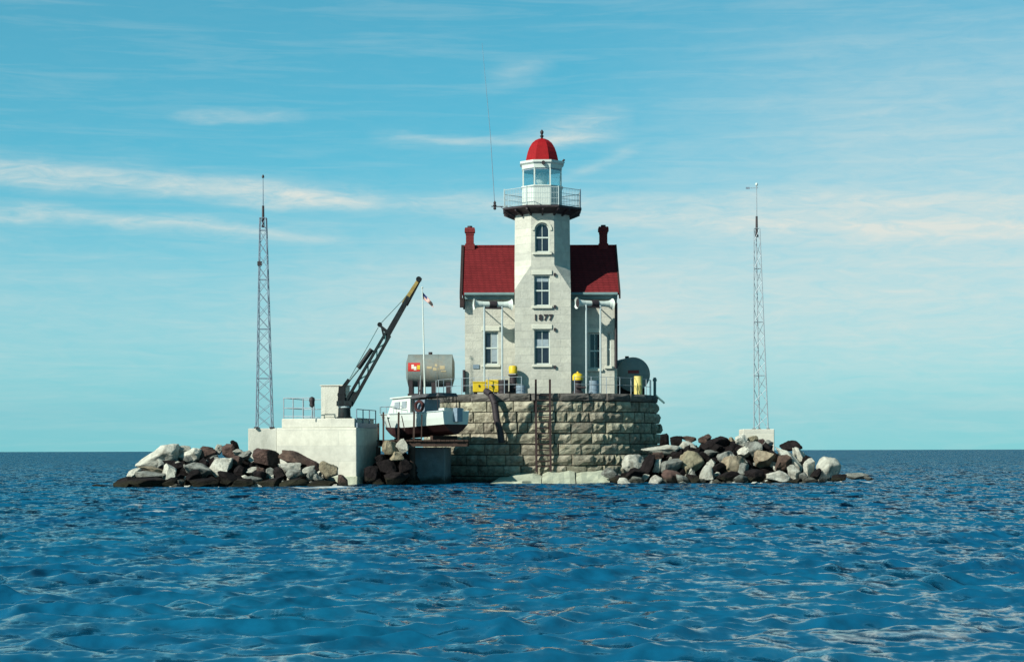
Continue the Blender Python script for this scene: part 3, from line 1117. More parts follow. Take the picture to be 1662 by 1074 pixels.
build('marking', decal(MB(), 662.5, 682, 588, 602, .006), 'red', tl)
mk = MB()
decal(mk, 668, 672, 591, 598, .010)
decal(mk, 672, 676, 594, 600, .010)
build('marking', mk, 'marking_white', tl)
build('marking', decal(MB(), 677, 682, 592, 599, .012), 'yellow', tl)
mk = MB()
for k, (a, b, c_, d) in enumerate(((693, 701, 594, 598), (703, 712, 596, 601), (714, 722, 593, 599), (706, 710, 590, 594), (716, 724, 601, 603))):
    decal(mk, a, b, c_, d, .006 + .002 * k)
build('marking', mk, 'beige', tl)

cR = P(1031, 608, -1.2)
rR = 28 * (-1.2 + DIST) / F
axR = Vector((.06, -1, 0)).normalized()
cR2 = cR - axR * 1.6
cR2.x -= .28
tr_ = tank('fuel_tank', cR2, axR + Vector((.10, 0, 0)), 1.7, rR, 'round end-on fuel tank at the right edge of the pier, half in shadow', (-.6, .6))
e_ = cR2 + (axR + Vector((.10, 0, 0))).normalized() * 1.83
build('marking', MB().box(e_.x - .35, e_.x + .30, e_.y - .035, e_.y + .02, e_.z + .06, e_.z + .24), 'maroon', tr_)

# teal standpipe at the right edge
sp_ = root('standpipe', (PX(1063, -1.0), -1.0, PTOP), 'thin teal standpipe at the right edge of the pier beside the tank', 'pipe')
q = P(1063, 613, -1.0)
build('pipe', MB().tube((q.x, -1.0, PTOP - .05), q, .085, n=8), 'teal', sp_)
build('valve', MB().tube(q + Vector((-.12, 0, -.15)), q + Vector((.12, 0, -.15)), .07, n=8), 'teal', sp_)
build('outlet', MB().tube((q.x + .05, -1.0, PTOP + .02), (q.x + .55, -1.2, PTOP - .45), .06, n=8), 'teal', sp_)

# pier railing: stanchions with two rails round the front rim
rlg = root('pier_railing', (0, -6.3, PTOP), 'thin grey stanchion railing round the rim of the pier', 'railing')
angs = [R(-90 + a) for a in range(-84, 88, 9) if not (-6 < a < 8)]
zt_ = PTOP + .95
for i, a in enumerate(angs):
    p_ = Vector((6.45 * math.cos(a), 6.45 * math.sin(a), PTOP - .04))
    build('stanchion', MB().tube(p_, (p_.x, p_.y, zt_), .022, n=6), 'galv', rlg)
    if i + 1 < len(angs) and angs[i + 1] - a < R(10):
        b = angs[i + 1]
        for h in (.5, .93):
            build('rail', MB().tube((6.45 * math.cos(a), 6.45 * math.sin(a), PTOP + h), (6.45 * math.cos(b), 6.45 * math.sin(b), PTOP + h), .013, n=5), 'galv', rlg)

# flagpole with drooping flag
fb = P(690, 640, -3.5)
fbz = 4.9
fp = root('flagpole', (fb.x, -3.5, fbz), 'slender white flagpole standing in front of the grey tank', 'flagpole')
ftop = P(686, 468, -3.5)
build('pole', MB().tube((fb.x, -3.5, fbz - .05), ftop, .055, .03, n=8), 'white', fp, smooth=50)
build('truck', MB().lathe([(.03, 0), (.06, .04), (.06, .08), (.01, .12)], ftop, 8), 'white', fp)
flag_base = fp
fl = MB()
nx, nz = 16, 13
f0 = P(687, 474, -3.5)
for j in range(nz + 1):
    for i in range(nx + 1):
        s_, t = i / nx, j / nz
        x = s_ * .56 + .05 * t * s_
        z = -s_ * .62 - t * .36 * (1 - .25 * s_)
        y = .10 * math.sin(s_ * 7 + t * 1.6) * s_ ** .5 + .04 * math.sin(s_ * 13 + t * 5) * s_
        fl.v.append(f0 + Vector((x, y, z)))
for j in range(nz):
    for i in range(nx):
        a = j * (nx + 1) + i
        fl.f.append([a, a + nx + 1, a + nx + 2, a + 1])
        fl.mi.append(2 if (i < nx * .42 and j < 7) else (0 if j % 2 == 0 else 1))
M['flag_blue'] = material('flag_blue', (0.015, 0.022, 0.09), 0.9, 0.2, 30)
flag = build('flag', fl, ['red', 'marking_white', 'flag_blue'], None, smooth=True)
md = flag.modifiers.new('cloth', 'SOLIDIFY')
md.thickness = .006
tag(flag, 'small striped red, white and blue flag drooping at the top of the pole', 'flag')

# ================================================================== CRANE PLATFORM
CY = -13.5
corner = Vector((PX(578.5, CY), CY, 0))
th12 = R(12)
U = Vector((-math.cos(th12), math.sin(th12), 0))       # along the front, leftwards
W = Vector((math.sin(th12), math.cos(th12), 0))        # into depth
zp = PZ(693, CY)
plat = root('crane_platform', corner + U * 2.5 + W * 2, 'pale concrete crane platform block with railed upper slab by the left rocks', 'platform')
Lm = 4.42
mb = MB().obox(corner + Vector((0, 0, -1.2)), U * Lm, W * 4.2, (0, 0, zp + 1.2))
build('main_block', mb, 'concrete', plat, bevel=.03)
ob = corner + U * (Lm + .004) + W * .06
build('side_block', MB().obox(ob + Vector((0, 0, -1.2)), U * 1.63, W * 3.6, (0, 0, zp + 1.2 - .012)), 'concrete2', plat, bevel=.03)
zs = PZ(678, CY)
us = corner + U * .12 + W * .10
build('upper_slab', MB().obox(us + Vector((0, 0, zp + .003)), U * 4.05, W * 3.6, (0, 0, zs - zp)), 'concrete', plat, bevel=.025)
build('waterline_footing', MB().obox(corner + U * -.06 - W * .06 + Vector((0, 0, -1.2)), U * 2.0, W * 1.0, (0, 0, 1.2 + PZ(772, CY))), 'apron', plat, bevel=.03)
# railing at the left of the slab
zrl = PZ(644, CY)
for w_ in (.12, 3.4):
    for t in (2.28, 2.9, 3.45, 3.98):
        p_ = us + U * t + W * w_
        build('railing_post', MB().tube(p_ + Vector((0, 0, zs)), p_ + Vector((0, 0, zrl)), .03, n=6), 'galv', plat)
    for zz in (zrl, zs + (zrl - zs) * .52, zs + .12):
        build('railing_bar', MB().tube(us + U * 2.28 + W * w_ + Vector((0, 0, zz)), us + U * 3.98 + W * w_ + Vector((0, 0, zz)), .024, n=6), 'galv', plat)
for t in (3.98,):
    for zz in (zrl, zs + (zrl - zs) * .52):
        build('railing_bar', MB().tube(us + U * t + W * .12 + Vector((0, 0, zz)), us + U * t + W * 3.4 + Vector((0, 0, zz)), .024, n=6), 'galv', plat)
# railing and grating at the right edge
zrr = PZ(663, CY)
for w_ in (.3, 1.5, 2.7, 3.9):
    p_ = corner + U * .08 + W * w_
    build('railing_post', MB().tube(p_ + Vector((0, 0, zp)), p_ + Vector((0, 0, zrr)), .03, n=6), 'mast', plat)
for zz in (zrr, zp + .5):
    build('railing_bar', MB().tube(corner + U * .08 + W * .3 + Vector((0, 0, zz)), corner + U * .08 + W * 3.9 + Vector((0, 0, zz)), .025, n=6), 'mast', plat)
build('kerb_beam', MB().obox(corner + U * .115 + W * .2 + Vector((0, 0, zp)), -U * .11, W * 3.9, (0, 0, .26)), 'mast', plat)

# machinery cabinet
cab0 = us + U * 1.03 + W * 1.2
cab = root('machinery_cabinet', cab0 + U * .6, 'plain cream machinery cabinet behind the crane on the platform', 'cabinet')
ztc = PZ(625, CY + 1.2)
bdy = build('body', MB().obox(cab0 + Vector((0, 0, zs + .003)), U * 1.22, W * 1.3, (0, 0, ztc - zs)), 'concrete2', cab, bevel=.02)
build('roof', MB().obox(cab0 - U * .05 - W * .05 + Vector((0, 0, ztc + .004)), U * 1.32, W * 1.4, (0, 0, .06)), 'concrete2', cab)
build('door', MB().obox(cab0 + U * .2 - W * .03 + Vector((0, 0, zs + .1)), U * .8, W * .032, (0, 0, ztc - zs - .25)), 'concrete2', cab)

# bollard lamp by the railing
vp = P(506.5, 678, CY + .4)
vl = root('post_lamp', vp, 'small dark hooded lamp on a thin post by the platform railing', 'lamp')
build('post', MB().tube((vp.x, vp.y, zs), (vp.x + .02, vp.y, PZ(658, vp.y)), .03, n=6), 'galv', vl)
zq = PZ(660, vp.y)
build('head', MB().lathe([(.05, zq), (.14, zq + .08), (.12, zq + .25), (.16, zq + .36), (.13, zq + .5), (.04, zq + .56)], (vp.x, vp.y, 0), 10), 'dark', vl, smooth=50)

# crane
KY = -12.6
kb = P(559, 678, KY)
cr = root('crane', (kb.x, KY, zs), 'dark slewing crane with raised yellow-tipped boom on the concrete platform', 'crane')
build('pedestal', MB().lathe([(.42, zs), (.42, zs + .08), (.34, zs + .12), (.32, PZ(661, KY))], (kb.x, KY, 0), 16), 'crane', cr, smooth=40)
build('slew_ring', MB().lathe([(.36, PZ(661, KY)), (.36, PZ(658, KY))], (kb.x + .02, KY, 0), 16), 'rail', cr, smooth=40)
build('turntable', MB().box(kb.x - .38, kb.x + .42, KY - .38, KY + .38, PZ(658, KY) + .002, PZ(650, KY)), 'crane', cr)
kpt = P(555, 626, KY)
for s_ in (-1, 1):
    build('mast_plate', MB().prism([(PX(549, KY), PZ(651, KY)), (PX(561, KY), PZ(651, KY)), (PX(560, KY), PZ(627, KY)), (PX(551, KY), PZ(625, KY))], KY + s_ * .28 - .05, KY + s_ * .28 + .05), 'crane', cr)
build('winch_drum', MB().tube((kpt.x, KY - .22, PZ(640, KY)), (kpt.x, KY + .22, PZ(640, KY)), .22, n=14), 'crane', cr, smooth=40)
A, B = P(565, 655, KY), P(680.5, 453, KY)
ax = (B - A).normalized()
nr = Vector((-ax.z, 0, ax.x))                    # upper-left side of the boom
Lb = (B - A).length
# lower boom: two cheeks with two chords and lacing; upper: box; yellow tip
for s_ in (-1, 1):
    for off, wd in ((-.15, .15), (.14, .13)):
        a = A + nr * off * 1.2 + Vector((0, s_ * .19, 0))
        b = A + ax * Lb * .56 + nr * off * .9 + Vector((0, s_ * .13, 0))
        build('boom_chord', MB().bar(a, b, wd, wd * .9, up=(0, 1, 0)), 'crane', cr)
    nb = 9
    for i in range(nb):
        t0, t1 = .56 * i / nb, .56 * (i + 1) / nb
        o0, o1 = (-.14, .13) if i % 2 == 0 else (.13, -.14)
        build('lacing', MB().bar(A + ax * Lb * t0 + nr * o0 + Vector((0, s_ * .16, 0)), A + ax * Lb * t1 + nr * o1 + Vector((0, s_ * .15, 0)), .05, up=(0, 1, 0)), 'teal', cr)
build('boom_foot', MB().bar(A - ax * .35, A + ax * .75, .44, .40, up=(0, 1, 0)), 'crane', cr)
up0 = A + ax * Lb * .52
build('boom_box', MB().bar(up0, A + ax * Lb * .86, .30, .25, up=(0, 1, 0)), 'crane', cr)
build('boom_cover_strip', MB().bar(A + ax * Lb * .10 + nr * .19, A + ax * Lb * .50 + nr * .14, .05, up=(0, 1, 0)), 'teal', cr)
build('boom_tip', MB().bar(A + ax * Lb * .80 + nr * .07, B, .21, .16, up=(0, 1, 0)), 'tan_paint', cr)
build('boom_tip_rail', MB().bar(A + ax * Lb * .80 - nr * .12, B + ax * .12 - nr * .08, .13, .10, up=(0, 1, 0)), 'crane', cr)
build('tip_sheave', MB().tube(B + Vector((0, -.14, 0)), B + Vector((0, .14, 0)), .15, n=12), 'crane', cr)
# bracket with sheave half way up
bk = A + ax * Lb * .57
mb = MB()
mb.bar(bk + nr * .05, bk + nr * .55 + ax * .12, .20, .12, up=(0, 1, 0))
mb.bar(bk - ax * .3 + nr * .1, bk + nr * .42 + ax * .05, .10, up=(0, 1, 0))
build('sheave_bracket', mb, 'crane', cr)
build('sheave', MB().tube(bk + nr * .62 + ax * .16 + Vector((0, -.06, 0)), bk + nr * .62 + ax * .16 + Vector((0, .06, 0)), .13, n=12), 'crane', cr)
# luffing ram
ra, rb = P(564, 618, KY), P(604, 566, KY)
build('ram_rod', MB().tube(P(558, 628, KY), P(586, 594, KY), .05, n=8), 'teal', cr)
build('ram_cylinder', MB().tube(P(582, 597, KY), rb, .13, n=10), 'crane', cr, smooth=40)
build('mast_head', MB().bar(P(556, 630, KY), P(567, 615, KY), .20, .18, up=(0, 1, 0)), 'crane', cr)
mb = MB()
mb.tube(P(567, 615, KY), bk + nr * .62, .022, n=5)
mb.tube(bk + nr * .62 + ax * .2, A + ax * Lb * .82 + nr * .2, .022, n=5)
mb.tube(A + ax * Lb * .82 + nr * .2, B, .02, n=5)
build('hoist_cable', mb, 'teal', cr)


# ------------------------------------------------------------------ lattice masts
def lattice(name, pl, pr2, pt, ybase, ytop, yspike, ytip, Yc, legs4, bays, label, mat):
    """tapered lattice mast standing at depth Yc"""
    zb_, zt_, zs_, ze = PZ(ybase, Yc), PZ(ytop, Yc), PZ(yspike, Yc), PZ(ytip, Yc)
    xl_, xr2, xt_ = PX(pl, Yc), PX(pr2, Yc), PX(pt, Yc)
    wb = (xr2 - xl_)
    wt_ = .34
    rt = root(name, ((xl_ + xr2) / 2, Yc, zb_), label, 'mast')
    xm_ = (xl_ + xr2) / 2

    def corner_(i, t):
        w = wb * (1 - t) + wt_ * t
        x = xm_ * (1 - t) + xt_ * t
        if legs4:
            q = ((-.5, -.5), (.5, -.5), (.5, .5), (-.5, .5))[i]
        else:
            q = ((-.5, -.29), (.5, -.29), (.0, .58))[i]
        return Vector((x + q[0] * w, Yc + q[1] * w, zb_ + (zt_ - zb_) * t))
    nl = 4 if legs4 else 3
    for i in range(nl):
        a, b = corner_(i, 0), corner_(i, 1)
        build('leg', MB().tube(a - Vector((0, 0, .03)), b, .034, .024, n=6), mat, rt)
    for b_ in range(bays):
        t0 = 1 - (1 - b_ / bays) ** 1.0
        t1 = (b_ + 1) / bays
        for i in range(nl):
            j = (i + 1) % nl
            flip = (b_ + (i if legs4 else 0)) % 2 == 0
            a, b = (corner_(i, t0), corner_(j, t1)) if flip else (corner_(j, t0), corner_(i, t1))
            build('brace', MB().tube(a, b, .016, n=5), mat, rt)
            if legs4 and i == 0:
                a, b = (corner_(j, t0), corner_(i, t1)) if flip else (corner_(i, t0), corner_(j, t1))
                build('brace', MB().tube(a, b, .014, n=5), mat, rt)
            if b_ % 4 == 3 or b_ == bays - 1:
                build('strut', MB().tube(corner_(i, t1), corner_(j, t1), .020, n=5), mat, rt)
    for i in range(nl):
        a = corner_(i, 0)
        build('foot_plate', MB().box(a.x - .09, a.x + .09, a.y - .09, a.y + .09, a.z - .03, a.z + .04), 'dark', rt)
    top = Vector((xt_, Yc, zt_))
    build('mast_sleeve', MB().tube(top - Vector((0, 0, .5)), Vector((xt_, Yc, zs_)), .075, .06, n=8), 'dark', rt)
    build('spike', MB().tube(Vector((xt_, Yc, zs_)), Vector((xt_, Yc, ze)), .030, .018, n=6), mat, rt)
    return rt, Vector((xt_, Yc, ze)), corner_


lt, tip, cf = lattice('lattice_mast', 417, 442, 428, 693, 353, 333, 288, -12.0, True, 17, 'dark lattice mast on the concrete block beside the crane', 'mast')
build('tip_lamp', MB().lathe([(.05, 0), (.07, .05), (.05, .14), (.01, .18)], tip, 8), 'dark', lt)
q = cf(0, .78)
build('junction_box', MB().box(q.x - .06, q.x + .16, q.y - .10, q.y + .06, q.z - .10, q.z + .12), 'dark', lt)

# right mast on its own footing
FY = -5.0
ft = root('mast_footing', P(1233, 725, FY), 'pale concrete footing block carrying the right mast among the boulders', 'footing')
fx0, fx1 = PX(1206, FY), PX(1257, FY)
build('block', MB().box(fx0, fx1, FY, FY + 1.9, .3, PZ(697, FY)), 'concrete', ft, bevel=.03)
build('plinth', MB().box(fx0 - .1, fx1 + .1, FY - .1, FY + 2.0, -.8, .9), 'concrete2', ft, bevel=.03)
rt2, tip2, cf2 = lattice('lattice_mast', 1223, 1246, 1229, 697, 372, 352, 308, FY + .9, False, 15, 'slim pale lattice mast with wind vane on the right rocks', 'galv')
build('vane_arm', MB().tube(tip2 + Vector((-.55, 0, .05)), tip2 + Vector((.1, 0, .08)), .016, n=5), 'galv', rt2)
build('wind_vane', MB().box(tip2.x - .62, tip2.x - .40, tip2.y - .008, tip2.y + .008, tip2.z, tip2.z + .12), 'mast', rt2)
build('vane_hub', MB().tube(tip2, tip2 + Vector((0, 0, .2)), .03, n=6), 'galv', rt2)
build('beacon', MB().lathe([(.03, .18), (.07, .22), (.08, .30), (.04, .36)], tip2, 10), 'white', rt2, smooth=50)

# ================================================================== BOAT LANDING
DY0, DY1 = -12.1, -6.8
zdk = PZ(713, -11.5)
dx0, dx1 = PX(611, DY0), PX(760, DY0)
lnd = root('boat_landing', ((dx0 + dx1) / 2, -10, 0), 'dark timber boat landing on piles between crane platform and pier', 'landing')
nb_ = 20
pw = (dx1 - dx0) / nb_
for i in range(nb_):
    x = dx0 + i * pw
    o = build('plank', MB().box(x + .012, x + pw - .012, DY0 + random.uniform(0, .08), DY1, zdk - .09, zdk + random.uniform(-.012, .012)), 'wood', lnd)
for yy in (DY0 + .15, -10.4, -8.5):
    build('beam', MB().box(dx0 + .05, dx1 - .05, yy, yy + .22, zdk - .36, zdk - .094), 'wood', lnd)
for pxx in (614, 668):
    x = PX(pxx, DY0 + .25)
    build('pile', MB().tube((x, DY0 + .28, -1.2), (x, DY0 + .28, zdk - .37), .20 if pxx == 668 else .13, n=10), 'wood', lnd, smooth=40)
for pxx, yt in ((614.5, 686), (622.5, 668)):
    x = PX(pxx, DY0)
    build('stanchion', MB().bar((x, DY0 - .07, zdk - .3), (x, DY0 - .07, PZ(yt, DY0)), .09), 'wood', lnd)
# concrete quay wall under it, tied into the pier
qw = MB()
qx0, qx1 = PX(672, -9.9), PX(722, -9.9)
qw.poly_z([(qx0, -9.9), (qx1, -9.9), (qx1 + .2, -5.6), (qx0 + .2, -4.0)], -1.2, zdk - .40)
tag(build('quay_wall', qw, 'quay', bevel=.04), 'shaded blue grey concrete quay wall beneath the boat landing', 'quay wall')

# motor launch, bow left and away, stern towards the right
HD = R(40)
BX = Vector((-math.cos(HD), math.sin(HD), 0))     # towards the bow
BS = Vector((-math.sin(HD), -math.cos(HD), 0))    # towards the camera side (port)
BL, BB = 5.3, 1.12
near = P(719, 685, -11.2)
stern = Vector((near.x, near.y, 0)) - BS * BB * .95
zk = zdk + .22
BUP = Vector((0, 0, 1))
trim = -R(2.0)


def bp(l, s, h):
    """boat coordinates: along from stern, sideways, up from keel"""
    return stern + BX * l + BS * s + BUP * (zk + h - math.tan(R(3.0)) * (l - BL * .0))


boat = root('motor_launch', (stern.x, stern.y, zk), 'white cabin launch with dark red bottom standing on the landing', 'boat')
NS = 14
secs = []
for i in range(NS + 1):
    t = i / NS
    l = BL * t
    hb_ = BB * (1 - max(0, (t - .45) / .55) ** 2.2 * .97) * (.95 + .05 * min(1, t * 4))
    sheer = 1.30 + .05 * (1 - t) + .24 * t * t
    chine_h = .62 + .26 * max(0, t - .5) ** 1.5 * 2
    chine_b = hb_ * (.90 - .28 * max(0, t - .4))
    keel = .06 + .62 * max(0, (t - .78) / .22) ** 2
    rake = .42 * max(0, (t - .6) / .4) ** 2
    secs.append((l, hb_, sheer, chine_h, chine_b, keel, rake))


def hull_pt(i, k, s_):
    l, hb_, sheer, chh, chb, keel, rake = secs[i]
    if k == 0:
        return bp(l, 0, keel)
    if k == 1:
        return bp(l, s_ * chb * .55, keel + (chh - keel) * .38)
    if k == 2:
        return bp(l, s_ * chb, chh)
    if k == 3:
        return bp(l + rake * .5, s_ * (chb + (hb_ - chb) * .7), chh + (sheer - chh) * .5)
    return bp(l + rake, s_ * hb_, sheer)


tops, bots = MB(), MB()
for s_ in (-1, 1):
    for i in range(NS):
        for k in range(4):
            q = [hull_pt(i, k, s_), hull_pt(i + 1, k, s_), hull_pt(i + 1, k + 1, s_), hull_pt(i, k + 1, s_)]
            if s_ > 0:
                q = q[::-1]
            (bots if k < 2 else tops).add(q, [(0, 1, 2, 3)])
for mbx, nm, mt in ((tops, 'topsides', 'hull'), (bots, 'bottom', 'antifoul')):
    o = build(nm, mbx, mt, boat, smooth=35)
    bm = bmesh.new()
    bm.from_mesh(o.data)
    bmesh.ops.remove_doubles(bm, verts=bm.verts, dist=.0005)
    bm.to_mesh(o.data)
    bm.free()
tv = [hull_pt(0, 2, -1), hull_pt(0, 3, -1), hull_pt(0, 4, -1), hull_pt(0, 4, 1), hull_pt(0, 3, 1), hull_pt(0, 2, 1)]
t2 = [hull_pt(0, 0, 1), hull_pt(0, 1, 1), hull_pt(0, 2, 1), hull_pt(0, 2, -1), hull_pt(0, 1, -1)]
build('transom', MB().add(tv, [tuple(range(6))]), 'hull', boat)
build('transom_bottom', MB().add(t2, [tuple(range(5))]), 'antifoul', boat)
dk = MB()
for i in range(NS):
    dk.add([hull_pt(i, 4, -1) - BUP * .05, hull_pt(i, 4, 1) - BUP * .05, hull_pt(i + 1, 4, 1) - BUP * .05, hull_pt(i + 1, 4, -1) - BUP * .05], [(0, 1, 2, 3)])
build('deck', dk, 'hull', boat)
for s_ in (-1, 1):
    rb_ = MB()
    for i in range(NS):
        rb_.tube(hull_pt(i, 4, s_), hull_pt(i + 1, 4, s_), .035, n=6)
    build('rub_rail', rb_, 'rail', boat)


def bbox(l0, l1, s0, s1, h0, h1, dl0=0, dl1=0, ins=0):
    """boat-space box with raked ends"""
    m = MB()
    vs = [bp(l0, s0, h0), bp(l1, s0, h0), bp(l1, s1, h0), bp(l0, s1, h0), bp(l0 + dl0, s0 + ins, h1), bp(l1 + dl1, s0 + ins, h1), bp(l1 + dl1, s1 - ins, h1), bp(l0 + dl0, s1 - ins, h1)]
    fs = [(0, 1, 2, 3), (7, 6, 5, 4), (0, 4, 5, 1), (1, 5, 6, 2), (2, 6, 7, 3), (3, 7, 4, 0)]
    return m.add(vs, fs)


cabn = build('cabin', bbox(2.75, 4.55, -.72, .72, 1.28, 2.28, .02, -.42, .05), 'hull', boat)
build('cabin_roof', bbox(2.6, 4.25, -.76, .76, 2.284, 2.36), 'hull', cabn)
for l0, l1 in ((3.05, 3.40), (3.55, 3.95)):
    for s_ in (-1, 1):
        build('cabin_window', bbox(l0, l1, s_ * .70 - .03, s_ * .70 + .03, 1.72, 2.08, 0, -.04), 'blind', cabn)
build('windscreen', bbox(4.28, 4.33, -.58, .58, 1.72, 2.1, -.16, -.16), 'pane', cabn)
cap = build('canopy', bbox(.55, 2.62, -.80, .80, 2.20, 2.38, .1, 0, .06), 'canvas', boat)
for l in (.62, 2.5):
    for s_ in (-.76, .76):
        build('canopy_post', MB().tube(bp(l, s_, 1.3), bp(l + (.05 if l < 1 else 0), s_, 2.21), .022, n=6), 'dark', cap)
build('console', bbox(1.75, 2.5, -.62, .62, 1.25, 2.1, 0, 0), 'mast', boat)
build('seat_locker', bbox(.15, .55, -.8, .8, 1.25, 1.52), 'hull', boat)
mst = build('mast', MB().tube(bp(2.7, 0, 2.36), bp(2.62, 0, 3.5), .022, .012, n=6), 'rail', boat)
build('mast_light', MB().lathe([(.04, 0), (.05, .05), (.02, .1)], bp(2.7, 0, 2.62), 8), 'dark', mst)
for s_ in (-1, 1):
    prev = None
    for i in range(8, NS + 1, 2):
        q = hull_pt(i, 4, s_)
        t_ = q + BUP * .42
        build('bow_rail_post', MB().tube(q, t_, .014, n=5), 'galv', boat)
        if prev is not None:
            build('bow_rail', MB().tube(prev, t_, .016, n=5), 'galv', boat)
        prev = t_
build('outboard_bracket', bbox(-.28, .02, -.22, .22, .75, 1.5), 'mast', boat)
# life ring hung on the canopy side
lc = bp(1.95, .84, 1.72)
lr = MB()
nu, nv = 24, 8
for i in range(nu):
    a = 2 * math.pi * i / nu
    for j in range(nv):
        b = 2 * math.pi * j / nv
        rr_2 = .27 + .085 * math.cos(b)
        lr.v.append(lc + BX * (rr_2 * math.cos(a)) + BUP * (rr_2 * math.sin(a)) + BS * (.085 * math.sin(b)))
for i in range(nu):
    for j in range(nv):
        lr.f.append([i * nv + j, i * nv + (j + 1) % nv, ((i + 1) % nu) * nv + (j + 1) % nv, ((i + 1) % nu) * nv + j])
        lr.mi.append(0)
tag(build('life_ring', lr, 'antifoul', smooth=True), 'dark red life ring hung on the side of the white launch', 'life ring')
# cradle
crd = root('boat_cradle', (stern.x, stern.y, zdk), 'dark timber cradle posts propping up the white launch', 'cradle')
for l in (.9, 3.6):
    c0 = bp(l, 0, 0)
    build('bolster', MB().obox(Vector((c0.x, c0.y, zdk + .004)) - BX * .1 - BS * 1.0, BX * .2, BS * 2.0, (0, 0, max(.1, bp(l, 0, .06).z - zdk - .01))), 'wood', crd)
for pxx, yt, Yp in ((646.5, 668, -11.6), (671.5, 667, -11.85), (684, 672, -11.7)):
    x = PX(pxx, Yp)
    build('prop_post', MB().bar((x, Yp, zdk), (x + .03, Yp, PZ(yt, Yp)), .10 if pxx != 684 else .06), 'wood', crd)
for p0, p1, Yp in (((629, 676), (636, 700), -11.5), ((652, 674), (657, 698), -11.65)):
    build('strut', MB().bar(P(*p0, Yp), P(*p1, Yp), .05), 'wood', crd)


# ================================================================== BOULDERS
def rock_mesh(seed, cuts=16, sub=4, rough=.06):
    """angular quarry boulder inside a unit ball"""
    rnd = random.Random(seed)
    bm = bmesh.new()
    bmesh.ops.create_icosphere(bm, subdivisions=sub, radius=1.0)
    planes = []
    for _ in range(cuts):
        n_ = Vector((rnd.gauss(0, 1), rnd.gauss(0, 1), rnd.gauss(0, 1))).normalized()
        planes.append((n_, rnd.uniform(.42, .74)))
    off = Vector((seed * 3.1, seed * 1.7, 0))
    for v in bm.verts:
        p = v.co.copy()
        for n_, d in planes:
            t = p.dot(n_) - d
            if t > 0:
                p -= n_ * t
        p *= 1 + rough * (mnoise.fractal(p * 1.7 + off, 1.0, 2.0, 2) * 1.8 + mnoise.fractal(p * 6.0 + off, 1.0, 2.0, 3) * .9)
        v.co = p
    ext = [max(abs(v.co[i]) for v in bm.verts) for i in range(3)]
    for v in bm.verts:
        v.co = Vector([v.co[i] / ext[i] for i in range(3)])
    for f in bm.faces:
        f.smooth = True
    for e in bm.edges:
        e.smooth = e.calc_face_angle(0) < R(14)
    me = bpy.data.meshes.new('boulder')
    bm.to_mesh(me)
    bm.free()
    return me


ROCKS = [rock_mesh(90 + i) for i in range(20)]
RC = {}


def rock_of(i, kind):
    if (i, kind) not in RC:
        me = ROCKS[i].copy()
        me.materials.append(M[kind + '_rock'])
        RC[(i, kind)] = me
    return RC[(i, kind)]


# (x, y, half width, half height, colour, tilt degrees) as the photograph shows them
LEFT = [
    (262, 744, 39, 19, 'pale', -14), (288, 736, 22, 14, 'pale', 8), (311, 740, 20, 13, 'pale', 0), (306, 737, 9, 8, 'brown', 0),
    (333, 734, 19, 15, 'brown', 0), (353, 729, 8, 9, 'pale', 30), (347, 744, 13, 7, 'grey', -30), (318, 760, 25, 15, 'grey', 5),
    (358, 757, 20, 16, 'pale', -10), (240, 770, 27, 7, 'grey', -4), (248, 760, 21, 6, 'tan', 8), (206, 780, 22, 11, 'dark', -10),
    (243, 783, 32, 10, 'dark', 5), (276, 783, 16, 9, 'dark', 0), (277, 766, 14, 14, 'pale', 15), (291, 781, 8, 8, 'grey', 0),
    (216, 767, 15, 9, 'pale', -32), (371, 731, 14, 11, 'brown', 0), (381, 722, 7, 8, 'dark', 0), (386, 733, 10, 8, 'pale', 0),
    (398, 739, 12, 9, 'grey', 10), (428, 743, 24, 15, 'brown', 0), (384, 748, 12, 9, 'brown', 10), (480, 746, 33, 13, 'brown', 10),
    (506, 752, 15, 9, 'brown', 30), (408, 763, 15, 6, 'pale', -4), (437, 766, 11, 10, 'grey', 0), (468, 758, 20, 8, 'pale', -8),
    (474, 770, 16, 9, 'grey', 0), (499, 763, 13, 7, 'pale', -18), (505, 771, 11, 10, 'grey', 0), (411, 779, 14, 8, 'grey', -10),
    (535, 765, 16, 16, 'tan', 0), (556, 781, 11, 9, 'brown', 25), (515, 776, 8, 7, 'grey', 0), (334, 781, 26, 12, 'dark', 0),
    (372, 777, 22, 13, 'dark', 0), (392, 766, 12, 11, 'dark', 0), (442, 783, 22, 9, 'dark', 0), (478, 785, 24, 9, 'dark', 0),
    (520, 786, 22, 8, 'dark', 0), (455, 768, 11, 10, 'dark', 0), (421, 764, 10, 9, 'brown', 0), (424, 773, 12, 9, 'dark', 0), (392, 784, 18, 8, 'dark', 0),
    (312, 772, 14, 10, 'dark', 0), (160, 787, 12, 3, 'dark', 0),
]
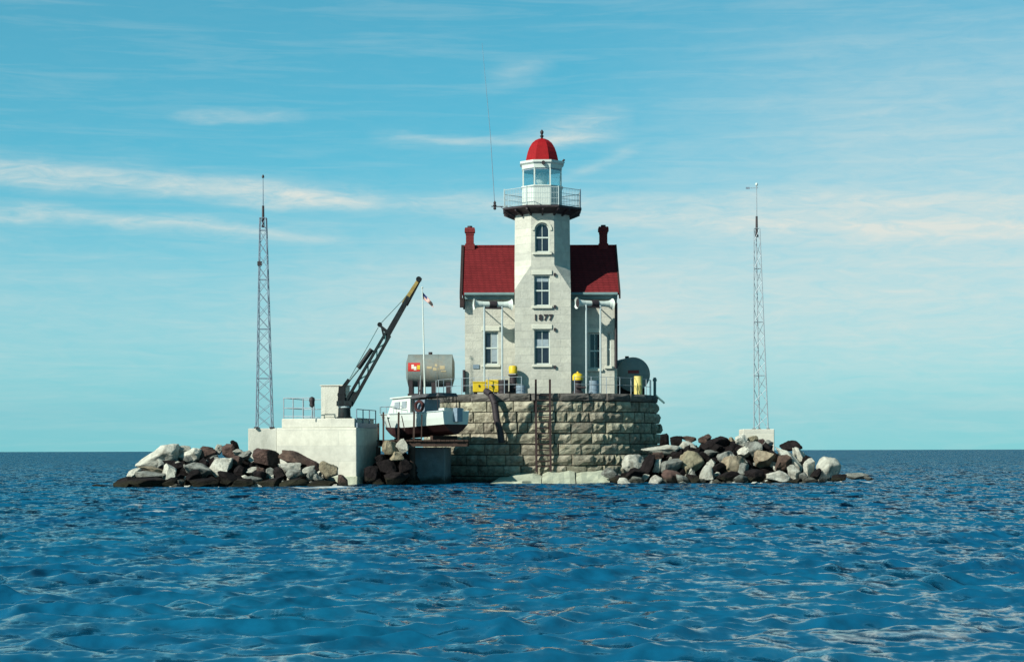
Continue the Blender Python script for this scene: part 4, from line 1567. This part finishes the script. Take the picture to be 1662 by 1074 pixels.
RIGHT = [
    (1080, 713, 9, 12, 'dark', 0), (1096, 718, 11, 9, 'dark', 0), (1117, 723, 15, 8, 'pale', 24), (1121, 714, 14, 5, 'brown', 5),
    (1076, 732, 33, 9, 'pale', 3), (1029, 753, 19, 16, 'pale', -28), (1052, 758, 12, 19, 'dark', 20), (990, 768, 13, 9, 'grey', 0),
    (1014, 783, 11, 7, 'pale', 0), (1034, 781, 14, 7, 'grey', 0), (1066, 756, 10, 10, 'pale', 0), (1086, 758, 21, 11, 'grey', -5),
    (1119, 750, 22, 24, 'tan', 0), (1086, 775, 20, 12, 'brown', 20), (1062, 781, 12, 9, 'pale', -20), (1108, 780, 13, 8, 'grey', 20),
    (1149, 772, 12, 14, 'pale', 20), (1155, 755, 8, 7, 'pale', 40), (1143, 716, 11, 10, 'brown', 0), (1164, 723, 20, 13, 'dark', 0),
    (1173, 717, 10, 9, 'pale', 0), (1188, 720, 7, 9, 'tan', 0), (1151, 736, 15, 8, 'grey', 0), (1176, 745, 16, 10, 'grey', -25),
    (1191, 757, 22, 17, 'tan', -25), (1202, 718, 12, 10, 'pale', -20), (1222, 713, 9, 6, 'tan', 0), (1226, 729, 20, 16, 'grey', 20),
    (1208, 736, 14, 12, 'pale', 0), (1237, 719, 7, 8, 'brown', 0), (1246, 724, 8, 9, 'grey', 40), (1245, 745, 20, 15, 'tan', 10),
    (1271, 751, 15, 15, 'brown', 25), (1279, 746, 29, 11, 'pale', 52), (1298, 741, 9, 14, 'pale', -8), (1291, 733, 8, 7, 'pale', 30),
    (1283, 724, 17, 9, 'dark', 10), (1260, 772, 20, 11, 'pale', -4), (1290, 769, 13, 13, 'pale', 0), (1303, 773, 8, 9, 'grey', 0),
    (1312, 760, 11, 13, 'pale', -10), (1317, 780, 10, 5, 'grey', 0), (1338, 763, 22, 21, 'pale', 25), (1364, 777, 15, 6, 'dark', 0),
    (1390, 773, 19, 6, 'grey', 6), (1409, 778, 8, 4, 'grey', 0), (1224, 770, 17, 15, 'dark', 0), (1180, 776, 24, 10, 'dark', 0),
    (1205, 764, 10, 13, 'grey', 0), (1310, 746, 8, 10, 'dark', 0), (1325, 772, 9, 10, 'dark', 0), (1138, 742, 14, 9, 'dark', 0),
    (1165, 762, 14, 10, 'dark', 0), (1100, 742, 16, 8, 'dark', 0), (1065, 742, 12, 7, 'brown', 0), (1030, 768, 16, 8, 'dark', 0),
    (1290, 783, 14, 5, 'dark', 0), (1126, 777, 12, 8, 'dark', 0), (1200, 778, 14, 7, 'grey', 0), (1000, 779, 11, 7, 'dark', 0),
]
GAP = [(634, 728, 13, 14, 'tan', -20), (655, 726, 12, 13, 'pale', 10), (643, 740, 13, 10, 'tan', 15), (617, 745, 9, 12, 'dark', 0),
       (630, 758, 18, 14, 'dark', 0), (655, 757, 14, 14, 'dark', 0), (640, 775, 24, 11, 'dark', 0), (600, 772, 13, 15, 'dark', 0), (615, 782, 10, 7, 'dark', 0)]  # dark ones are rocks in shadow, with the shade put into their colour
ADJ = {'pale': 'pale', 'grey': 'grey', 'brown': 'brown', 'dark': 'black', 'tan': 'tan'}
NTH = ['first', 'second', 'third', 'fourth', 'fifth', 'sixth', 'seventh', 'eighth', 'ninth', 'tenth', 'eleventh', 'twelfth', 'thirteenth', 'fourteenth', 'fifteenth', 'sixteenth', 'seventeenth', 'eighteenth', 'nineteenth', 'twentieth']


def place_heap(rows, yfun, where, group):
    ranks = {}
    for k in sorted(set(r[4] for r in rows)):
        same = sorted([r for r in rows if r[4] == k], key=lambda r: r[0])
        for i, r in enumerate(same):
            ranks[r] = i
    for n_, r in enumerate(rows):
        px, py, hw_, hh_, kind, tilt = r
        Y = yfun(px, py)
        c = P(px, py, Y)
        m = (Y + DIST) / F
        sx, sz = hw_ * m * 1.10, hh_ * m * 1.15
        sy = max(.5 * (sx + sz), .35) * random.uniform(.85, 1.15)
        o = bpy.data.objects.new('boulder', rock_of(random.randrange(20), kind))
        Mw = (Matrix.Translation(c) @ Matrix.Rotation(R(tilt), 4, 'Y') @ Matrix.Diagonal((sx, sy, sz, 1))
              @ Matrix.Rotation(random.choice((0, math.pi)), 4, 'Z') @ Matrix.Rotation(random.choice((0, math.pi)), 4, 'X'))
        link(o, None, Mw)
        big = 'large ' if hw_ * hh_ > 330 else ('small ' if hw_ * hh_ < 90 else '')
        row = 'at the waterline' if py > 774 else ('on the crest' if py < 738 else 'halfway up')
        same = sum(1 for q in rows if q[4] == kind)
        i = ranks[r]
        if same > 1:
            side = f"{NTH[i]} from left" if i < same / 2 else (f"{NTH[same - 1 - i]} from right" if i < same - 1 else 'rightmost')
            if i == 0:
                side = 'leftmost'
            lab = f"{big}{ADJ[kind]} boulder {row} of {where}, {side} of its colour"
        else:
            lab = f"{big}{ADJ[kind]} boulder {row} of {where}"
        tag(o, lab, 'boulder', group)


YL = lambda px, py: -17.6 + (786 - py) / 70 * 4.6 + (1.6 if px < 395 and py < 745 else 0)
YR = lambda px, py: -11.0 + (783 - py) / 75 * 6.0 - (.6 if 1190 < px < 1262 and py < 735 else 0)
YG = lambda px, py: -13.3 + (783 - py) / 70 * 1.2
place_heap(LEFT, YL, 'the left heap', 'boulders heaped left of the crane platform')
place_heap(RIGHT, YR, 'the right heap', 'boulders heaped right of the pier')
place_heap(GAP, YG, 'the landing gap', 'boulders in the gap beside the landing')


# rubble packed under and behind the boulders, and the shoal they lie on
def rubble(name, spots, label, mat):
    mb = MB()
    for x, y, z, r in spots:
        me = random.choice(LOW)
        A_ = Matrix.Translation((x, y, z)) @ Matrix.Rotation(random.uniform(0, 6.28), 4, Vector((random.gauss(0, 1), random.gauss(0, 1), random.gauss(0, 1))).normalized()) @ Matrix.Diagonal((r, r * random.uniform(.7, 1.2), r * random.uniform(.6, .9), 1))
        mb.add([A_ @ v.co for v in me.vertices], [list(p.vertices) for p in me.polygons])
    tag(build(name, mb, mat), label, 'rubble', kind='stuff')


LOW = [rock_mesh(200 + i, 9, 1, .03) for i in range(8)]


def heap_spots(px0, px1, prof, Yf, Yb, n):
    """stones filling a mound whose crest line is given in photograph pixels"""
    out = []
    for _ in range(n):
        px = random.uniform(px0, px1)
        for (a, ya), (b, yb) in zip(prof, prof[1:]):
            if a <= px <= b:
                yc = ya + (yb - ya) * (px - a) / (b - a)
        t = random.random()
        Y = Yf + (Yb - Yf) * t
        ztop = max(.0, PZ(yc, (Yf + Yb) / 2)) * min(1, .25 + 1.3 * t)
        z = -.3 + (ztop - .1) * random.uniform(.3, 1)
        r = random.uniform(.28, .62)
        out.append((PX(px, Y), Y, z - r * .55, r))
    return out


rubble('rubble', heap_spots(185, 560, [(185, 782), (230, 746), (270, 730), (330, 728), (380, 730), (450, 742), (520, 755), (560, 778)], -17.0, -12.4, 320), 'dark rubble packed under the left boulders, gap shade in its colour', 'dark_rock')  # near-black filler paints the shade between the left boulders
rubble('rubble', heap_spots(606, 672, [(606, 735), (640, 716), (672, 728)], -12.6, -9.0, 110), 'dark rubble filling the gap beside the boat landing, shade in its colour', 'dark_rock')  # near-black stones stand in for the shadow beside the landing
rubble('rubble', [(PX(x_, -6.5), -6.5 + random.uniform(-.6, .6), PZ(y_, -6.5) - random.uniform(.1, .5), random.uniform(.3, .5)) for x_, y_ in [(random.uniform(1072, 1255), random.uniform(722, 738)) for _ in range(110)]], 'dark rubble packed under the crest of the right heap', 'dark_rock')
rubble('rubble', heap_spots(985, 1412, [(985, 768), (1040, 738), (1080, 718), (1150, 714), (1230, 714), (1290, 728), (1330, 755), (1360, 775), (1412, 781)], -10.2, -2.5, 420), 'dark rubble packed under the right boulders, gap shade in its colour', 'dark_rock')  # filler coloured near-black so the right heap's gaps look shaded


for mat_, n_, rr0, rr1, lab in (('pale_rock', 130, .12, .30, 'pale broken stone'), ('grey_rock', 130, .12, .32, 'grey broken stone')):
    sp_l = heap_spots(195, 555, [(195, 778), (230, 745), (270, 728), (330, 726), (380, 730), (450, 738), (520, 750), (555, 774)], -17.6, -13.6, n_)
    sp_r = heap_spots(990, 1400, [(990, 766), (1040, 740), (1080, 722), (1150, 716), (1230, 716), (1290, 730), (1330, 752), (1360, 772), (1400, 780)], -11.0, -4.0, n_)
    rubble('rubble', [(x, y, z + .12, random.uniform(rr0, rr1)) for x, y, z, r in sp_l], lab + ' scattered between the left boulders', mat_)
    rubble('rubble', [(x, y, z + .12, random.uniform(rr0, rr1)) for x, y, z, r in sp_r], lab + ' scattered between the right boulders', mat_)


# ================================================================== WATER
def water():
    rng = np.random.default_rng(5)
    nr_, nc = 1450, 620
    t = np.linspace(0, 1, nr_)
    d = 11.0 * (330.0 / 11.0) ** t                     # distance from the shore the boat lies off
    half = 6.0 + .36 * d
    u = np.linspace(-1, 1, nc)
    X = XC + half[:, None] * u[None, :]
    Y = (-DIST + d)[:, None] + 0 * u[None, :]
    Y = np.broadcast_to(Y, X.shape).copy()
    X = X.copy()
    step = np.maximum(np.gradient(d), half * 2 / nc)[:, None]
    H = np.zeros_like(X)
    DX = np.zeros_like(X)
    DY = np.zeros_like(X)
    patch = 1 + .35 * np.sin(X * .21 + 1.3 * np.sin(Y * .11)) * np.sin(Y * .17 + 2) + .25 * np.sin(X * .53 + Y * .31)
    def field(l0, l1, n):
        g_ = np.zeros_like(X)
        for _ in range(n):
            a_ = rng.uniform(0, 6.28)
            k_ = 2 * math.pi / rng.uniform(l0, l1)
            g_ += np.sin(k_ * (X * math.cos(a_) * .6 + Y * math.sin(a_)) + rng.uniform(0, 6.28))
        return g_ / math.sqrt(n / 2)
    envs = [np.clip(.8 + .5 * field(1.6, 5.0, 9), .15, 2.2) for _ in range(5)]
    nw = 84
    lost = np.zeros((nr_, 1))
    for i in range(nw):
        lam = .32 * (3.2 / .32) ** (i / (nw - 1)) * rng.uniform(.9, 1.1)
        ang = R(-78) + rng.normal(0, R(22 if lam > 1.4 else 36))
        k = 2 * math.pi / lam
        amp = .0072 * lam ** .9 if lam < 1.2 else .0072 * 1.2 ** .9 * (1.2 / lam) ** .5
        w = np.clip((lam / step - 3.0) / 4.0, 0, 1)
        lost += (k * amp) ** 2 / 2 * (1 - w) ** 2
        ph = k * (X * math.cos(ang) + Y * math.sin(ang)) + rng.uniform(0, 6.28)
        pa = envs[i % 5] * (1 + (patch - 1) * .5)
        a = amp * w * pa
        H += a * np.sin(ph)
        c = np.cos(ph) * a * .85
        DX -= -c * math.cos(ang)
        DY -= -c * math.sin(ang)
    X2, Y2 = X + DX, Y + DY
    sd = H.std()
    # foam flecks: on sharp crests and along the rocks
    f = np.zeros_like(H)
    def blob(px, Yc, rx, ry, s_):
        x = PX(px, Yc)
        return s_ * np.exp(-((X - x) / rx) ** 2 - ((Y - Yc) / ry) ** 2)
    for b in ((500, -20.8, 1.9, 1.8, .62), (560, -19.8, 1.6, 1.8, .58), (205, -19.2, 1.6, .5, .6), (300, -19.2, 2.2, .4, .5), (400, -19.3, 2.2, .4, .45), (1015, -12.6, 1.6, .5, .5), (1100, -12.6, 2.0, .5, .45),
              (1320, -12.4, 1.8, .5, .5), (1240, -12.5, 2.2, .5, .4), (900, -11.2, 1.6, .5, .35), (250, -24, .8, .8, .45), (460, -25, 2.0, 1.2, .4)):
        f += blob(*b)
    for rows, yf in ((LEFT, YL), (RIGHT, YR), (GAP, YG)):
        for px_, py_, hw2, hh2, kd, tl_ in rows:
            if py_ + hh2 > 778:
                Yq = yf(px_, py_)
                r_ = max(.35, hw2 * (Yq + DIST) / F)
                f += blob(px_ + rng.uniform(-6, 6), Yq - r_ * .9, r_ * 1.1, .40, rng.uniform(.3, .8))
    crest = np.clip((H - 2.25 * sd) / (.5 * sd), 0, 1) * np.clip((patch - .9) * 1.5, 0, 1)
    f = np.clip(f + crest * .8, 0, 1)
    nv = nr_ * nc
    co = np.stack([X2, Y2, H], -1).reshape(-1, 3)
    idx = np.arange(nv).reshape(nr_, nc)
    q = np.stack([idx[:-1, :-1], idx[:-1, 1:], idx[1:, 1:], idx[1:, :-1]], -1).reshape(-1, 4)
    # far sheet to the horizon joined on, and near and side skirts
    far = []
    base = nv
    ext = []
    B = 60000.0
    last = idx[-1]
    y_end = Y2[-1].mean()
    far_rows = [(DIST * 0 + 900, 1.0), (3000, 1.0), (12000, 1.0), (60000, 1.0)]
    prev = last
    for dist, _ in far_rows:
        hw_ = 6.0 + .36 * dist
        row = np.stack([XC + hw_ * u, np.full(nc, -DIST + dist), np.zeros(nc)], -1)
        ext.append(row)
        ids = np.arange(base, base + nc)
        q = np.concatenate([q, np.stack([prev[:-1], prev[1:], ids[1:], ids[:-1]], -1)])
        prev = ids
        base += nc
    co = np.concatenate([co] + ext)
    fo = np.concatenate([f.reshape(-1), np.zeros(len(co) - nv)])
    lost = np.sqrt(lost)
    lo = np.concatenate([np.broadcast_to(lost, H.shape).reshape(-1), np.full(len(co) - nv, lost[-1, 0])])
    me = bpy.data.meshes.new('water')
    me.vertices.add(len(co))
    me.vertices.foreach_set('co', co.astype(np.float32).ravel())
    me.loops.add(len(q) * 4)
    me.loops.foreach_set('vertex_index', q.astype(np.int32).ravel())
    me.polygons.add(len(q))
    me.polygons.foreach_set('loop_start', np.arange(0, len(q) * 4, 4, dtype=np.int32))
    me.polygons.foreach_set('use_smooth', np.ones(len(q), dtype=bool))
    me.update(calc_edges=True)
    at = me.attributes.new('foam', 'FLOAT', 'POINT')
    at.data.foreach_set('value', fo.astype(np.float32))
    at = me.attributes.new('ripple', 'FLOAT', 'POINT')
    at.data.foreach_set('value', lo.astype(np.float32))
    o = bpy.data.objects.new('water', me)
    link(o, None, Matrix.Identity(4))
    tag(o, 'choppy blue open water reaching to the horizon', 'water', kind='structure')
    # surrounding sheet so the sea goes on beyond the detailed patch
    m2 = MB()
    m2.add([(-60000, -60000, -.45), (60000, -60000, -.45), (60000, 60000, -.45), (-60000, 60000, -.45)], [(0, 1, 2, 3)])
    o2 = build('water', m2, 'dark', origin=(0, 0, 0))
    tag(o2, 'surrounding deep water beyond the choppy stretch', 'water', kind='structure')
    m = bpy.data.materials.new('lake_water')
    m.use_nodes = True
    N, L = m.node_tree.nodes, m.node_tree.links
    N.remove(N['Principled BSDF'])
    tcn = N.new('ShaderNodeTexCoord')
    n1 = N.new('ShaderNodeTexNoise')
    n1.inputs['Scale'].default_value = .12
    n1.inputs['Detail'].default_value = 5
    L.new(tcn.outputs['Object'], n1.inputs[0])
    rp = N.new('ShaderNodeValToRGB')
    rp.color_ramp.elements[0].position = .35
    rp.color_ramp.elements[1].position = .68
    rp.color_ramp.elements[0].color = (.002, .048, .105, 1)
    rp.color_ramp.elements[1].color = (.003, .072, .132, 1)
    L.new(n1.outputs[0], rp.inputs[0])
    body = N.new('ShaderNodeBsdfDiffuse')
    L.new(rp.outputs[0], body.inputs[0])
    gloss = N.new('ShaderNodeBsdfGlossy')
    gloss.inputs['Roughness'].default_value = .07
    fre = N.new('ShaderNodeFresnel')
    fre.inputs[0].default_value = 1.33
    mix1 = N.new('ShaderNodeMixShader')
    L.new(fre.outputs[0], mix1.inputs[0])
    L.new(body.outputs[0], mix1.inputs[1])
    L.new(gloss.outputs[0], mix1.inputs[2])
    fa = N.new('ShaderNodeAttribute')
    fa.attribute_name = 'foam'
    n2 = N.new('ShaderNodeTexNoise')
    n2.inputs['Scale'].default_value = 2.6
    n2.inputs['Detail'].default_value = 9
    n2.inputs['Roughness'].default_value = .7
    mp = N.new('ShaderNodeMapping')
    mp.inputs['Scale'].default_value = (.5, 1.2, 1)
    L.new(tcn.outputs['Object'], mp.inputs[0])
    L.new(mp.outputs[0], n2.inputs[0])
    ad = N.new('ShaderNodeMath')
    ad.operation = 'MULTIPLY_ADD'
    ad.inputs[1].default_value = .62
    L.new(fa.outputs['Fac'], ad.inputs[0])
    L.new(n2.outputs[0], ad.inputs[2])
    mr = N.new('ShaderNodeMapRange')
    mr.inputs[1].default_value = .82
    mr.inputs[2].default_value = 1.0
    mr.inputs[4].default_value = .85
    L.new(ad.outputs[0], mr.inputs[0])
    foam = N.new('ShaderNodeBsdfDiffuse')
    foam.inputs[0].default_value = (.42, .46, .44, 1)
    mix2 = N.new('ShaderNodeMixShader')
    L.new(mr.outputs[0], mix2.inputs[0])
    L.new(mix1.outputs[0], mix2.inputs[1])
    L.new(foam.outputs[0], mix2.inputs[2])
    L.new(mix2.outputs[0], N['Material Output'].inputs[0])
    # ripples: slopes too short for the mesh tilt the surface normal directly
    ra_ = N.new('ShaderNodeAttribute')
    ra_.attribute_name = 'ripple'
    geo = N.new('ShaderNodeNewGeometry')
    acc = geo.outputs['Normal']
    for sc_, base_, gain in ((1.0, .5, 17.0), (2.6, 1.25, 14.0), (7.0, 1.1, 5.0)):
        mpn = N.new('ShaderNodeMapping')
        mpn.inputs['Scale'].default_value = (sc_ * .85, sc_ * .65, sc_)
        L.new(tcn.outputs['Object'], mpn.inputs[0])
        nn_ = N.new('ShaderNodeTexNoise')
        nn_.inputs['Scale'].default_value = 1.0
        nn_.inputs['Detail'].default_value = 2.5
        L.new(mpn.outputs[0], nn_.inputs[0])
        sb = N.new('ShaderNodeVectorMath')
        sb.operation = 'SUBTRACT'
        L.new(nn_.outputs['Color'], sb.inputs[0])
        sb.inputs[1].default_value = (.5, .5, .5)
        ml = N.new('ShaderNodeVectorMath')
        ml.operation = 'MULTIPLY'
        L.new(sb.outputs[0], ml.inputs[0])
        ml.inputs[1].default_value = (.75, 1.0, 0)
        kk = N.new('ShaderNodeMath')
        kk.operation = 'MULTIPLY_ADD'
        L.new(ra_.outputs['Fac'], kk.inputs[0])
        kk.inputs[1].default_value = gain
        kk.inputs[2].default_value = base_
        sv = N.new('ShaderNodeVectorMath')
        sv.operation = 'SCALE'
        L.new(ml.outputs[0], sv.inputs[0])
        L.new(kk.outputs[0], sv.inputs['Scale'])
        av = N.new('ShaderNodeVectorMath')
        av.operation = 'ADD'
        L.new(acc, av.inputs[0])
        L.new(sv.outputs[0], av.inputs[1])
        acc = av.outputs[0]
    nz_ = N.new('ShaderNodeVectorMath')
    nz_.operation = 'NORMALIZE'
    L.new(acc, nz_.inputs[0])
    L.new(nz_.outputs[0], gloss.inputs['Normal'])
    L.new(nz_.outputs[0], fre.inputs['Normal'])
    L.new(nz_.outputs[0], body.inputs['Normal'])
    me.materials.append(m)
    o2.data.materials.clear()
    o2.data.materials.append(m)


water()
